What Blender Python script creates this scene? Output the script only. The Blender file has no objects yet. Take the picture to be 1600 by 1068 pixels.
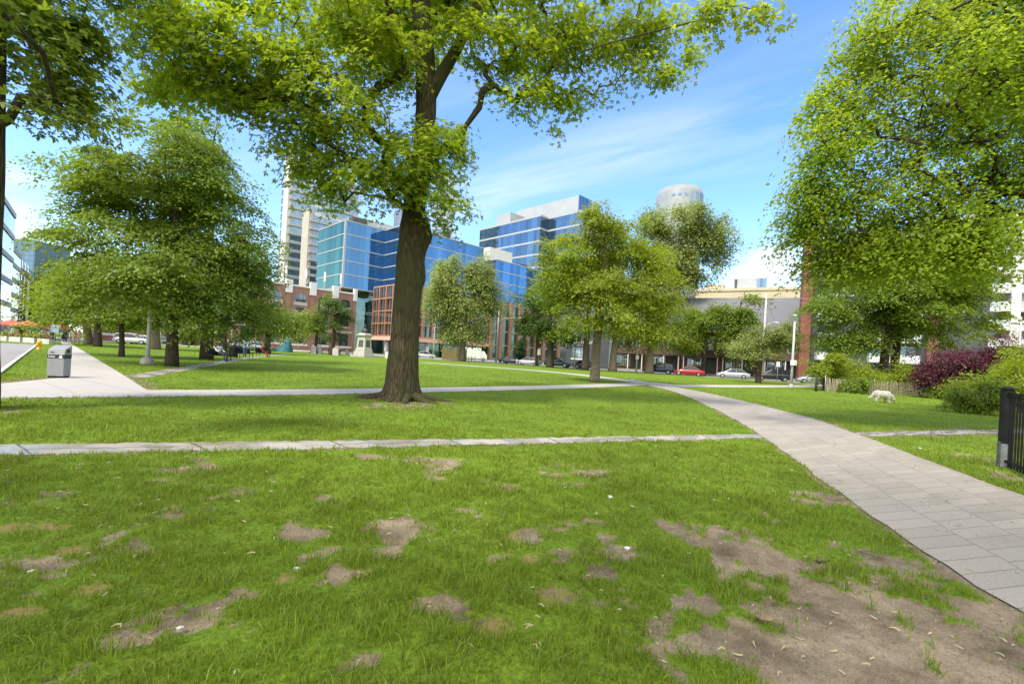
import bpy, math, random
import numpy as np
from mathutils import Vector, Matrix
R = math.radians
S = bpy.context.scene
COL = S.collection

# ------------------------------------------------------------------ camera, sky, sun, exposure
F, EYE, ROLL = 711.0, 1.5, R(3.2)
cam = bpy.data.cameras.new("camera")
camo = bpy.data.objects.new("camera", cam); COL.objects.link(camo)
cam.sensor_width = 36; cam.lens = F / 1600 * 36; cam.shift_y = 22 / 1600
cam.clip_start = 0.05; cam.clip_end = 20000
camo.matrix_world = Matrix.Translation((0, 0, EYE)) @ Matrix.Rotation(R(90), 4, 'X') @ Matrix.Rotation(ROLL, 4, 'Z')
S.camera = camo
S.render.resolution_x, S.render.resolution_y = 1024, 683
S.view_settings.view_transform = 'Standard'
S.view_settings.look = 'None'
S.view_settings.exposure = 1.1
S.view_settings.gamma = 1
S.cycles.max_bounces = 6; S.cycles.diffuse_bounces = 3; S.cycles.transmission_bounces = 4
S.cycles.glossy_bounces = 2; S.cycles.sample_clamp_indirect = 4.0
S.cycles.caustics_reflective = False; S.cycles.caustics_refractive = False

SUN_EL = R(54)
sun_dir = Vector((-0.68, -0.73, 0)).normalized() * math.cos(SUN_EL) + Vector((0, 0, math.sin(SUN_EL)))
sl = bpy.data.lights.new("sun", 'SUN'); sl.energy = 2.1; sl.angle = R(8.0); sl.color = (1.0, .95, .86)
so = bpy.data.objects.new("sun", sl); COL.objects.link(so)
so.rotation_euler = sun_dir.to_track_quat('Z', 'Y').to_euler()

def make_world():
    w = bpy.data.worlds.new("World"); S.world = w; w.use_nodes = True
    nt = w.node_tree; N = nt.nodes; L = nt.links; N.clear()
    out = N.new('ShaderNodeOutputWorld'); bg = N.new('ShaderNodeBackground')
    L.new(bg.outputs[0], out.inputs[0])
    bg.inputs[1].default_value = 0.15
    sky = N.new('ShaderNodeTexSky'); sky.sky_type = 'NISHITA'; sky.sun_disc = False
    sky.sun_elevation = SUN_EL; sky.sun_rotation = math.atan2(sun_dir.x, sun_dir.y)
    sky.air_density = 1.0; sky.dust_density = 0.6; sky.ozone_density = 2.5
    hs = N.new('ShaderNodeHueSaturation'); hs.inputs['Saturation'].default_value = 1.2; hs.inputs['Hue'].default_value = 0.507
    hs.inputs['Value'].default_value = 1.25
    L.new(sky.outputs[0], hs.inputs['Color'])
    tc = N.new('ShaderNodeTexCoord')
    def vm(op, a, b=None, s=None):
        n = N.new('ShaderNodeVectorMath'); n.operation = op
        for i, x in enumerate((a, b)):
            if x is None: continue
            if hasattr(x, 'links'): L.new(x, n.inputs[i])
            else: n.inputs[i].default_value = x
        if s is not None: L.new(s, n.inputs['Scale']) if hasattr(s, 'links') else setattr(n.inputs['Scale'], 'default_value', s)
        return n
    def m(op, a, b=None, c=None, clamp=False):
        n = N.new('ShaderNodeMath'); n.operation = op; n.use_clamp = clamp
        for i, x in enumerate((a, b, c)):
            if x is None: continue
            if hasattr(x, 'links'): L.new(x, n.inputs[i])
            else: n.inputs[i].default_value = x
        return n.outputs[0]
    d = vm('NORMALIZE', tc.outputs['Generated']).outputs[0]
    sep = N.new('ShaderNodeSeparateXYZ'); L.new(d, sep.inputs[0])
    zc = m('MAXIMUM', sep.outputs[2], 0.0)
    k = m('DIVIDE', 1.0, m('ADD', zc, 0.1))
    px = m('MULTIPLY', sep.outputs[0], k); py = m('MULTIPLY', sep.outputs[1], k)
    cmb = N.new('ShaderNodeCombineXYZ'); L.new(px, cmb.inputs[0]); L.new(py, cmb.inputs[1])
    # thin cirrus on a high plane, streaked along one wind direction
    ang = math.atan2(1.385 - 2.245, .832 + .295)
    mp = N.new('ShaderNodeMapping'); mp.inputs['Rotation'].default_value = (0, 0, -ang); mp.vector_type = 'POINT'
    L.new(cmb.outputs[0], mp.inputs[0])
    ms = N.new('ShaderNodeMapping'); ms.inputs['Scale'].default_value = (0.9, 3.2, 1); L.new(mp.outputs[0], ms.inputs[0])
    n1 = N.new('ShaderNodeTexNoise'); n1.inputs['Scale'].default_value = 1.1; n1.inputs['Detail'].default_value = 7; n1.inputs['Roughness'].default_value = .55; n1.inputs['Distortion'].default_value = .6
    L.new(ms.outputs[0], n1.inputs['Vector'])
    s2 = N.new('ShaderNodeSeparateXYZ'); L.new(mp.outputs[0], s2.inputs[0])
    # the long streak: line through two points of the cloud plane
    t0 = -.295 * math.sin(-ang) + 2.245 * math.cos(-ang)
    dt = m('SUBTRACT', s2.outputs[1], t0)
    band = m('POWER', 2.718, m('MULTIPLY', m('MULTIPLY', dt, dt), -22.0))
    dt2 = m('SUBTRACT', s2.outputs[1], t0 - .75)
    band2 = m('MULTIPLY', m('POWER', 2.718, m('MULTIPLY', m('MULTIPLY', dt2, dt2), -16.0)), .45)
    wisps = m('MULTIPLY', m('SUBTRACT', n1.outputs[0], .34), 2.2, clamp=True)
    base = m('MULTIPLY', m('SUBTRACT', n1.outputs[0], .5), 1.2, clamp=True)
    cir = m('ADD', m('MULTIPLY', m('ADD', band, band2), m('MULTIPLY', wisps, .5)), m('MULTIPLY', base, .25), clamp=True)
    # cumulus low over the roofs
    n2 = N.new('ShaderNodeTexNoise'); n2.inputs['Scale'].default_value = 6.0; n2.inputs['Detail'].default_value = 8; n2.inputs['Roughness'].default_value = .52
    sc = vm('MULTIPLY', d, (1, 1, 2.0)).outputs[0]; L.new(sc, n2.inputs['Vector'])
    def spot(v, kx):
        v = Vector(v).normalized()
        dd = vm('SUBTRACT', d, tuple(v)).outputs[0]
        dd = vm('MULTIPLY', dd, (1, 1, 1.5)).outputs[0]
        ln = vm('LENGTH', dd).outputs['Value']
        return m('SUBTRACT', 1.0, m('MULTIPLY', ln, kx), clamp=True)
    sp = m('MAXIMUM', spot((375, 711, 150), 3.6), spot((-760, 711, 120), 3.2))
    sp = m('MAXIMUM', sp, m('MULTIPLY', spot((-100, 711, 90), 1.2), .55))
    cu = m('MULTIPLY', m('SUBTRACT', m('ADD', n2.outputs[0], m('MULTIPLY', sp, .52)), .80), 5.5, clamp=True)
    cu = m('MULTIPLY', cu, m('LESS_THAN', sep.outputs[2], .55))
    hz = m('POWER', m('SUBTRACT', 1.0, zc, clamp=True), 9.0)
    tot = m('MAXIMUM', cir, m('MULTIPLY', cu, .8))
    mx = N.new('ShaderNodeMix'); mx.data_type = 'RGBA'; mx.blend_type = 'MIX'
    L.new(tot, mx.inputs[0]); L.new(hs.outputs[0], mx.inputs[6]); mx.inputs[7].default_value = (4.0, 4.15, 4.5, 1)
    mh = N.new('ShaderNodeMix'); mh.data_type = 'RGBA'
    L.new(m('MULTIPLY', hz, .35), mh.inputs[0]); L.new(mx.outputs[2], mh.inputs[6]); mh.inputs[7].default_value = (3.0, 3.7, 4.6, 1)
    # bright broken cloud added to the unseen sky behind and overhead as fill light
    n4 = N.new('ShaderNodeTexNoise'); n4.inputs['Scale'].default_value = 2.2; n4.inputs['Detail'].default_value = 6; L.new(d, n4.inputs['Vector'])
    fill_cloud = m('MULTIPLY', m('ADD', m('MULTIPLY', sep.outputs[1], -1.6), m('ADD', m('MULTIPLY', n4.outputs[0], .8), -.35)), 1.3, clamp=True)
    fill_cloud = m('MAXIMUM', fill_cloud, m('MULTIPLY', m('SUBTRACT', zc, .72), 4.0, clamp=True))
    mv = N.new('ShaderNodeMix'); mv.data_type = 'RGBA'; L.new(m('MULTIPLY', fill_cloud, .9), mv.inputs[0]); L.new(mh.outputs[2], mv.inputs[6]); mv.inputs[7].default_value = (7.2, 7.0, 6.7, 1)
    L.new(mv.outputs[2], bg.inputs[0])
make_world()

# ------------------------------------------------------------------ helpers
CT, ST = math.cos(ROLL), math.sin(ROLL)
def ray(px, py):                 # photo pixel -> slopes (right, up) per metre of depth
    u, v = px - 800, py - 556
    return (u * CT + v * ST) / F, (u * ST - v * CT) / F
def W(px, py, d):                # the point seen at that pixel, d metres away
    r, up = ray(px, py); return Vector((r * d, d, EYE + up * d))
def G(px, py):                   # the ground point seen at that pixel
    r, up = ray(px, py); d = EYE / max(-up, 1e-4); return Vector((r * d, d, 0))
def GX(px, d):                   # ground point at depth d in the pixel's column
    up = -EYE / d; u = px - 800
    v = (u * ST - up * F) / CT
    return Vector(((u * CT + v * ST) / F * d, d, 0))

def tag(o, label=None, cat=None, group=None, kind=None):
    if label: o['label'] = label
    if cat: o['category'] = cat
    if group: o['group'] = group
    if kind: o['kind'] = kind
    return o
def thing(name, label, cat, loc=(0, 0, 0), rz=0, group=None):
    o = bpy.data.objects.new(name, None); COL.objects.link(o); o.empty_display_size = .2
    o.location = loc; o.rotation_euler = (0, 0, rz)
    return tag(o, label, cat, group)
def copy_tree(o, parent=None):
    c = o.copy(); COL.objects.link(c)
    if parent is not None: c.parent = parent
    for ch in list(o.children): copy_tree(ch, c)
    return c
def mesh_obj(name, verts, faces, mat, parent=None, smooth=False, loc=None):
    me = bpy.data.meshes.new(name); me.from_pydata([tuple(v) for v in verts], [], faces); me.update()
    if mat is not None: me.materials.append(mat)
    if smooth: me.polygons.foreach_set('use_smooth', [True] * len(me.polygons))
    o = bpy.data.objects.new(name, me); COL.objects.link(o)
    if parent is not None: o.parent = parent
    if loc is not None: o.location = loc
    return o
def np_mesh(name, V, counts, idx, mat, parent=None, smooth=False):
    me = bpy.data.meshes.new(name)
    V = np.asarray(V, np.float32); counts = np.asarray(counts, np.int32); idx = np.asarray(idx, np.int32)
    me.vertices.add(len(V)); me.vertices.foreach_set('co', V.ravel())
    me.loops.add(len(idx)); me.loops.foreach_set('vertex_index', idx)
    me.polygons.add(len(counts))
    st = np.zeros(len(counts), np.int32); st[1:] = np.cumsum(counts)[:-1]
    me.polygons.foreach_set('loop_start', st)
    me.polygons.foreach_set('loop_total', counts)
    me.update(calc_edges=True)
    if smooth: me.polygons.foreach_set('use_smooth', np.ones(len(counts), bool))
    if mat is not None: me.materials.append(mat)
    o = bpy.data.objects.new(name, me); COL.objects.link(o)
    if parent is not None: o.parent = parent
    return o

class MB:
    def __init__(s): s.v = []; s.f = []
    def add(s, V, Fc):
        b = len(s.v); s.v += [Vector(x) for x in V]; s.f += [tuple(i + b for i in f) for f in Fc]; return s
    def hexa(s, c):              # 8 corners: bottom 4 ccw, top 4 ccw
        return s.add(c, [(3, 2, 1, 0), (4, 5, 6, 7), (0, 1, 5, 4), (1, 2, 6, 5), (2, 3, 7, 6), (3, 0, 4, 7)])
    def box(s, x0, x1, y0, y1, z0, z1):
        return s.hexa([(x0, y0, z0), (x1, y0, z0), (x1, y1, z0), (x0, y1, z0), (x0, y0, z1), (x1, y0, z1), (x1, y1, z1), (x0, y1, z1)])
    def bbox(s, x0, x1, y0, y1, z0, z1, b=.02):   # box with chamfered upright and top edges
        P = [(x0 + b, y0), (x1 - b, y0), (x1, y0 + b), (x1, y1 - b), (x1 - b, y1), (x0 + b, y1), (x0, y1 - b), (x0, y0 + b)]
        cx, cy = (x0 + x1) / 2, (y0 + y1) / 2
        Q = [(cx + (x - cx) * (1 - 2 * b / (x1 - x0)), cy + (y - cy) * (1 - 2 * b / (y1 - y0))) for x, y in P]
        V = [(x, y, z0) for x, y in P] + [(x, y, z1 - b) for x, y in P] + [(x, y, z1) for x, y in Q]
        n = 8; fc = [tuple(range(n))[::-1], tuple(range(16, 24))]
        for r in (0, 8):
            for i in range(n): fc.append((r + i, r + (i + 1) % n, r + 8 + (i + 1) % n, r + 8 + i))
        return s.add(V, fc)
    def prism(s, poly, z0, z1):
        a = sum(p[0] * q[1] - q[0] * p[1] for p, q in zip(poly, poly[1:] + poly[:1]))
        if a < 0: poly = poly[::-1]
        n = len(poly)
        V = [(p[0], p[1], z0) for p in poly] + [(p[0], p[1], z1) for p in poly]
        fc = [tuple(range(n))[::-1], tuple(range(n, 2 * n))] + [(i, (i + 1) % n, n + (i + 1) % n, n + i) for i in range(n)]
        return s.add(V, fc)
    def fbox(s, fr, s0, s1, n0, n1, z0, z1):      # box in a facade's own frame: along, outward, up
        P = [fr.at(a, b) for a, b in ((s0, n1), (s1, n1), (s1, n0), (s0, n0))]
        if fr.flip: P = P[::-1]
        return s.hexa([(p.x, p.y, z0) for p in P] + [(p.x, p.y, z1) for p in P])
    def tube(s, pts, rad, n=8, cap=True):
        pts = [Vector(p) for p in pts]
        if not hasattr(rad, '__len__'): rad = [rad] * len(pts)
        V = []; fc = []
        up = None
        for i, p in enumerate(pts):
            t = (pts[min(i + 1, len(pts) - 1)] - pts[max(i - 1, 0)])
            if t.length < 1e-9: t = Vector((0, 0, 1))
            t.normalize()
            if up is None: up = Vector((0, 0, 1)) if abs(t.z) < .9 else Vector((1, 0, 0))
            a = t.cross(up)
            if a.length < 1e-6: a = t.orthogonal()
            a.normalize(); b = a.cross(t).normalized(); up = b
            for k in range(n):
                an = 2 * math.pi * k / n
                V.append(p + (a * math.cos(an) + b * math.sin(an)) * rad[i])
        for i in range(len(pts) - 1):
            for k in range(n):
                fc.append((i * n + k, i * n + (k + 1) % n, (i + 1) * n + (k + 1) % n, (i + 1) * n + k))
        if cap:
            fc.append(tuple(range(n))[::-1]); fc.append(tuple(range((len(pts) - 1) * n, len(pts) * n)))
        return s.add(V, fc)
    def lathe(s, prof, c=(0, 0), n=20):           # prof: (radius, z)
        V = []; fc = []
        for r, z in prof:
            for k in range(n):
                a = 2 * math.pi * k / n; V.append((c[0] + r * math.cos(a), c[1] + r * math.sin(a), z))
        for i in range(len(prof) - 1):
            for k in range(n): fc.append((i * n + k, i * n + (k + 1) % n, (i + 1) * n + (k + 1) % n, (i + 1) * n + k))
        fc.append(tuple(range(n))[::-1]); fc.append(tuple(range((len(prof) - 1) * n, len(prof) * n)))
        return s.add(V, fc)
    def build(s, name, mat, parent=None, smooth=False, world=False):
        V = s.v
        if world and parent is not None:
            V = [v - Vector(parent.location) for v in V]
        return mesh_obj(name, V, s.f, mat, parent, smooth)

class Fr:                        # a facade line from p0 to p1, outward normal towards the park
    def __init__(s, p0, p1):
        s.p0 = Vector((p0[0], p0[1])); s.p1 = Vector((p1[0], p1[1]))
        s.a = (s.p1 - s.p0); s.L = s.a.length; s.a.normalize()
        s.n = Vector((s.a.y, -s.a.x)); s.flip = False
        if s.n.dot(-s.p0) < 0: s.n = -s.n; s.flip = True
    def at(s, t, n): return s.p0 + s.a * t + s.n * n

rng = np.random.default_rng(7)
random.seed(7)
def vnoise(x, y, seed=0):        # smooth value noise 0..1
    x = np.asarray(x, float); y = np.asarray(y, float)
    xi = np.floor(x).astype(np.int64); yi = np.floor(y).astype(np.int64); fx = x - xi; fy = y - yi
    fx = fx * fx * (3 - 2 * fx); fy = fy * fy * (3 - 2 * fy)
    def h(a, b):
        n = (a * 374761393 + b * 668265263 + seed * 974711) & 0x7fffffff
        n = ((n ^ (n >> 13)) * 1274126177) & 0x7fffffff
        return ((n ^ (n >> 16)) & 0xffff) / 65535.0
    return (h(xi, yi) * (1 - fx) + h(xi + 1, yi) * fx) * (1 - fy) + (h(xi, yi + 1) * (1 - fx) + h(xi + 1, yi + 1) * fx) * fy
def fbm(x, y, seed=0, o=4):
    t = 0; a = .5; n = 0
    for i in range(o):
        t = t + a * vnoise(x * 2 ** i, y * 2 ** i, seed + i); n += a; a *= .5
    return t / n

# ------------------------------------------------------------------ materials
MATS = {}
def mat(name, col, rough=.7, metal=0, var=0.0, scale=3.0, bump=0.0, bscale=40.0, spec=.3, stretch=(1, 1, 1), col2=None, coat=0):
    if name in MATS: return MATS[name]
    m = bpy.data.materials.new(name); m.use_nodes = True; MATS[name] = m
    nt = m.node_tree; N = nt.nodes; L = nt.links
    b = N['Principled BSDF']
    b.inputs['Base Color'].default_value = (*col, 1); b.inputs['Roughness'].default_value = rough
    b.inputs['Metallic'].default_value = metal; b.inputs['Specular IOR Level'].default_value = spec
    b.inputs['Coat Weight'].default_value = coat
    if var or bump or col2:
        tc = N.new('ShaderNodeTexCoord'); mp = N.new('ShaderNodeMapping'); mp.inputs['Scale'].default_value = stretch
        L.new(tc.outputs['Object'], mp.inputs[0])
    if var or col2:
        n = N.new('ShaderNodeTexNoise'); n.inputs['Scale'].default_value = scale; n.inputs['Detail'].default_value = 6
        L.new(mp.outputs[0], n.inputs['Vector'])
        r = N.new('ShaderNodeValToRGB')
        c2 = col2 or tuple(c * (1 - var) for c in col)
        c1 = col if col2 else tuple(min(1, c * (1 + var)) for c in col)
        r.color_ramp.elements[0].color = (*c2, 1); r.color_ramp.elements[1].color = (*c1, 1)
        r.color_ramp.elements[0].position = .33; r.color_ramp.elements[1].position = .67
        L.new(n.outputs[0], r.inputs[0]); L.new(r.outputs[0], b.inputs['Base Color'])
    if bump:
        n2 = N.new('ShaderNodeTexNoise'); n2.inputs['Scale'].default_value = bscale; n2.inputs['Detail'].default_value = 6
        L.new(mp.outputs[0], n2.inputs['Vector'])
        bp = N.new('ShaderNodeBump'); bp.inputs['Strength'].default_value = bump; bp.inputs['Distance'].default_value = .02
        L.new(n2.outputs[0], bp.inputs['Height']); L.new(bp.outputs[0], b.inputs['Normal'])
    return m

def leaf_mat(name, col, tcol, tr=.42, nscale=.35, hue=.03):
    m = bpy.data.materials.new(name); m.use_nodes = True; MATS[name] = m
    nt = m.node_tree; N = nt.nodes; L = nt.links; b = N['Principled BSDF']
    b.inputs['Roughness'].default_value = .55; b.inputs['Specular IOR Level'].default_value = .35
    geo = N.new('ShaderNodeNewGeometry'); tc = N.new('ShaderNodeTexCoord')
    n = N.new('ShaderNodeTexNoise'); n.inputs['Scale'].default_value = nscale; n.inputs['Detail'].default_value = 3
    L.new(tc.outputs['Object'], n.inputs['Vector'])
    def M(op, a, bb):
        q = N.new('ShaderNodeMath'); q.operation = op
        for i, x in enumerate((a, bb)):
            if hasattr(x, 'links'): L.new(x, q.inputs[i])
            else: q.inputs[i].default_value = x
        return q.outputs[0]
    val = M('ADD', M('MULTIPLY', geo.outputs['Random Per Island'], .6), M('MULTIPLY', n.outputs[0], .9))   # about .2..1.3
    hue_ = M('ADD', .5 - hue, M('MULTIPLY', M('SUBTRACT', n.outputs[0], M('MULTIPLY', geo.outputs['Random Per Island'], .35)), hue * 1.6))
    outs = []
    for c in (col, tcol):
        h = N.new('ShaderNodeHueSaturation'); h.inputs['Color'].default_value = (*c, 1)
        L.new(hue_, h.inputs['Hue']); L.new(M('ADD', val, .38), h.inputs['Value'])
        outs.append(h.outputs[0])
    L.new(outs[0], b.inputs['Base Color'])
    t = N.new('ShaderNodeBsdfTranslucent'); L.new(outs[1], t.inputs['Color'])
    mx = N.new('ShaderNodeMixShader'); mx.inputs[0].default_value = tr
    L.new(b.outputs[0], mx.inputs[1]); L.new(t.outputs[0], mx.inputs[2])
    L.new(mx.outputs[0], N['Material Output'].inputs['Surface'])
    return m

def glass_mat(name, tint, rough=.04, metal=.85, grid=(1.5, 3.9), line=(.12, .15, .18), vary=.25):
    """curtain-wall glass: tinted mirror with fine mullion lines and slightly different panes"""
    m = bpy.data.materials.new(name); m.use_nodes = True; MATS[name] = m
    nt = m.node_tree; N = nt.nodes; L = nt.links; b = N['Principled BSDF']
    b.inputs['Roughness'].default_value = rough; b.inputs['Metallic'].default_value = metal
    uv = N.new('ShaderNodeUVMap')
    br = N.new('ShaderNodeTexBrick'); br.offset = 0; br.inputs['Scale'].default_value = 1
    br.inputs['Brick Width'].default_value = grid[0]; br.inputs['Row Height'].default_value = grid[1]
    br.inputs['Mortar Size'].default_value = .045; br.inputs['Mortar Smooth'].default_value = 0
    lo = tuple(c * (1 - vary) for c in tint); hi = tuple(min(1, c * (1 + vary)) for c in tint)
    br.inputs['Color1'].default_value = (*lo, 1); br.inputs['Color2'].default_value = (*hi, 1); br.inputs['Mortar'].default_value = (*line, 1)
    L.new(uv.outputs[0], br.inputs['Vector']); L.new(br.outputs['Color'], b.inputs['Base Color'])
    n = N.new('ShaderNodeTexNoise'); n.inputs['Scale'].default_value = .35; n.inputs['Detail'].default_value = 1
    L.new(uv.outputs[0], n.inputs['Vector'])
    bp = N.new('ShaderNodeBump'); bp.inputs['Strength'].default_value = .25; bp.inputs['Distance'].default_value = .12
    L.new(n.outputs[0], bp.inputs['Height']); L.new(bp.outputs[0], b.inputs['Normal'])
    return m

def brick_mat(name, c1, c2, mortar, sc=1.0):
    m = bpy.data.materials.new(name); m.use_nodes = True; MATS[name] = m
    nt = m.node_tree; N = nt.nodes; L = nt.links; b = N['Principled BSDF']; b.inputs['Roughness'].default_value = .85
    uv = N.new('ShaderNodeUVMap')
    br = N.new('ShaderNodeTexBrick'); br.inputs['Scale'].default_value = sc
    br.inputs['Brick Width'].default_value = .25; br.inputs['Row Height'].default_value = .08; br.inputs['Mortar Size'].default_value = .008
    br.inputs['Color1'].default_value = (*c1, 1); br.inputs['Color2'].default_value = (*c2, 1); br.inputs['Mortar'].default_value = (*mortar, 1)
    L.new(uv.outputs[0], br.inputs['Vector'])
    n = N.new('ShaderNodeTexNoise'); n.inputs['Scale'].default_value = .6; n.inputs['Detail'].default_value = 5
    L.new(uv.outputs[0], n.inputs['Vector'])
    mx = N.new('ShaderNodeMix'); mx.data_type = 'RGBA'; mx.blend_type = 'MULTIPLY'; mx.inputs[0].default_value = .5
    L.new(br.outputs['Color'], mx.inputs[6]); L.new(n.outputs['Color'], mx.inputs[7])
    L.new(mx.outputs[2], b.inputs['Base Color'])
    return m

def face_uv(o):
    """UV in metres: along the wall, height - for wall materials"""
    me = o.data; uv = me.uv_layers.new(name='UVMap')
    for p in me.polygons:
        n = p.normal
        if abs(n.z) > .8: a, b = Vector((1, 0, 0)), Vector((0, 1, 0))
        else: a = Vector((-n.y, n.x, 0)).normalized(); b = Vector((0, 0, 1))
        for li in p.loop_indices:
            v = me.vertices[me.loops[li].vertex_index].co
            uv.data[li].uv = (a.dot(v), b.dot(v))
    return o
# ------------------------------------------------------------------ paths (plan outlines) and lawn wear
def resample(P, n):
    P = [Vector(p) for p in P]; d = [0]
    for a, b in zip(P, P[1:]): d.append(d[-1] + (b - a).length)
    out = []
    for t in np.linspace(0, d[-1], n):
        i = min(max(int(np.searchsorted(d, t)) - 1, 0), len(P) - 2)
        k = (t - d[i]) / max(d[i + 1] - d[i], 1e-9); out.append(P[i].lerp(P[i + 1], k))
    return out
def smooth_line(P, it=3):
    P = [Vector(p) for p in P]
    for _ in range(it):
        P = [P[0]] + [(P[i - 1] + P[i] * 2 + P[i + 1]) / 4 for i in range(1, len(P) - 1)] + [P[-1]]
    return P
def ribbon(name, Lp, Rp, z, m, n=80, wob=0.0, swap=False):
    """path strip between two edge lines, UV in metres (across, along)"""
    A = smooth_line(resample(Lp, n)); B = smooth_line(resample(Rp, n))
    if wob:
        for i in range(n):
            t = (B[i] - A[i]).normalized()
            A[i] = A[i] + t * random.uniform(-wob, wob); B[i] = B[i] + t * random.uniform(-wob, wob)
    V = []; uvs = []; s = 0; K = 5
    for i in range(n):
        if i: s += ((A[i] + B[i]) / 2 - (A[i - 1] + B[i - 1]) / 2).length
        w = (B[i] - A[i]).length
        for k in range(K):
            p = A[i].lerp(B[i], k / (K - 1)); V.append((p.x, p.y, z)); uvs.append(((k / (K - 1) - .5) * w, s) if not swap else (s, (k / (K - 1) - .5) * 2.55 + 5))
    fc = [(i * K + k, i * K + k + 1, (i + 1) * K + k + 1, (i + 1) * K + k) for i in range(n - 1) for k in range(K - 1)]
    o = mesh_obj(name, V, fc, m)
    me = o.data
    if me.polygons[0].normal.z < 0: me.flip_normals()
    uv = me.uv_layers.new(name='UVMap')
    for l in me.loops: uv.data[l.index].uv = uvs[l.vertex_index]
    tag(o, kind='structure')
    return o, [(p.x, p.y) for p in A] + [(p.x, p.y) for p in B[::-1]]
def center_line(P, hw):
    P = resample(P, 40); A = []; B = []
    for i, p in enumerate(P):
        t = (P[min(i + 1, 39)] - P[max(i - 1, 0)]); t.z = 0; t.normalize(); n = Vector((-t.y, t.x, 0))
        A.append(p + n * hw); B.append(p - n * hw)
    return A, B
def ext(P, m, at_end=True):
    P = list(P)
    if at_end: d = (P[-1] - P[-2]).normalized(); P.append(P[-1] + d * m)
    else: d = (P[0] - P[1]).normalized(); P.insert(0, P[0] + d * m)
    return P

def paving_mat(name, base, bw, bh, mort, var=.12, joint=.006, off=.5, stain=(.10, .09, .075), wet=0.0, stain_amt=.35):
    m = bpy.data.materials.new(name); m.use_nodes = True
    nt = m.node_tree; N = nt.nodes; L = nt.links; b = N['Principled BSDF']
    uv = N.new('ShaderNodeUVMap'); br = N.new('ShaderNodeTexBrick'); br.offset = off
    nw = N.new('ShaderNodeTexNoise'); nw.inputs['Scale'].default_value = 1.3; nw.inputs['Detail'].default_value = 3; L.new(uv.outputs[0], nw.inputs['Vector'])
    vmx = N.new('ShaderNodeVectorMath'); vmx.operation = 'MULTIPLY_ADD'; vmx.inputs[1].default_value = (.035, .035, 0); L.new(nw.outputs['Color'], vmx.inputs[0]); L.new(uv.outputs[0], vmx.inputs[2])
    br.inputs['Scale'].default_value = 1; br.inputs['Brick Width'].default_value = bw; br.inputs['Row Height'].default_value = bh
    br.inputs['Mortar Size'].default_value = joint; br.inputs['Mortar Smooth'].default_value = .3
    lo = tuple(c * (1 - var) for c in base); hi = tuple(c * (1 + var) for c in base)
    br.inputs['Color1'].default_value = (*lo, 1); br.inputs['Color2'].default_value = (*hi, 1); br.inputs['Mortar'].default_value = (*mort, 1)
    L.new(vmx.outputs[0], br.inputs['Vector'])
    n = N.new('ShaderNodeTexNoise'); n.inputs['Scale'].default_value = .9; n.inputs['Detail'].default_value = 9; n.inputs['Roughness'].default_value = .65; L.new(uv.outputs[0], n.inputs['Vector'])
    r = N.new('ShaderNodeValToRGB'); r.color_ramp.elements[0].position = .5; r.color_ramp.elements[1].position = .78
    r.color_ramp.elements[1].color = (stain_amt,) * 3 + (1,); L.new(n.outputs[0], r.inputs[0])
    mx = N.new('ShaderNodeMix'); mx.data_type = 'RGBA'; L.new(r.outputs[0], mx.inputs[0]); L.new(br.outputs['Color'], mx.inputs[6]); mx.inputs[7].default_value = (*stain, 1)
    n3 = N.new('ShaderNodeTexNoise'); n3.inputs['Scale'].default_value = 45; n3.inputs['Detail'].default_value = 4; L.new(uv.outputs[0], n3.inputs['Vector'])
    mg = N.new('ShaderNodeMix'); mg.data_type = 'RGBA'; mg.blend_type = 'OVERLAY'; mg.inputs[0].default_value = .35
    L.new(mx.outputs[2], mg.inputs[6]); L.new(n3.outputs[0], mg.inputs[7]); L.new(mg.outputs[2], b.inputs['Base Color'])
    b.inputs['Roughness'].default_value = .85
    if wet:
        r2 = N.new('ShaderNodeValToRGB'); r2.color_ramp.elements[0].position = .46; r2.color_ramp.elements[1].position = .56
        r2.color_ramp.elements[0].color = (.16, .16, .16, 1); r2.color_ramp.elements[1].color = (.8, .8, .8, 1); L.new(nw.outputs[0], r2.inputs[0]); L.new(r2.outputs[0], b.inputs['Roughness'])
    bp = N.new('ShaderNodeBump'); bp.inputs['Strength'].default_value = .5; bp.inputs['Distance'].default_value = .006
    ad = N.new('ShaderNodeMath'); ad.operation = 'MULTIPLY_ADD'; L.new(n3.outputs[0], ad.inputs[0]); ad.inputs[1].default_value = .5
    iv = N.new('ShaderNodeMath'); iv.operation = 'SUBTRACT'; iv.inputs[0].default_value = 1; L.new(br.outputs['Fac'], iv.inputs[1]); L.new(iv.outputs[0], ad.inputs[2])
    L.new(ad.outputs[0], bp.inputs['Height']); L.new(bp.outputs[0], b.inputs['Normal'])
    return m

m_paver = paving_mat('paver', (.335, .295, .24), .27, .62, (.16, .14, .11), var=.08, joint=.006, stain=(.20, .175, .135), stain_amt=.8)
m_conc = paving_mat('concrete', (.42, .385, .34), 3.2, 3.0, (.22, .20, .17), var=.04, joint=.012, off=0, stain=(.33, .30, .26))
m_slab = paving_mat('old_slab', (.35, .315, .265), .75, 1.9, (.10, .09, .06), var=.14, joint=.02, off=.3, stain=(.15, .125, .09), wet=1, stain_amt=.8)
m_asph = paving_mat('asphalt', (.27, .255, .235), 60, 60, (.12, .12, .12), var=.02, joint=.001, stain=(.11, .105, .10))

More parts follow.
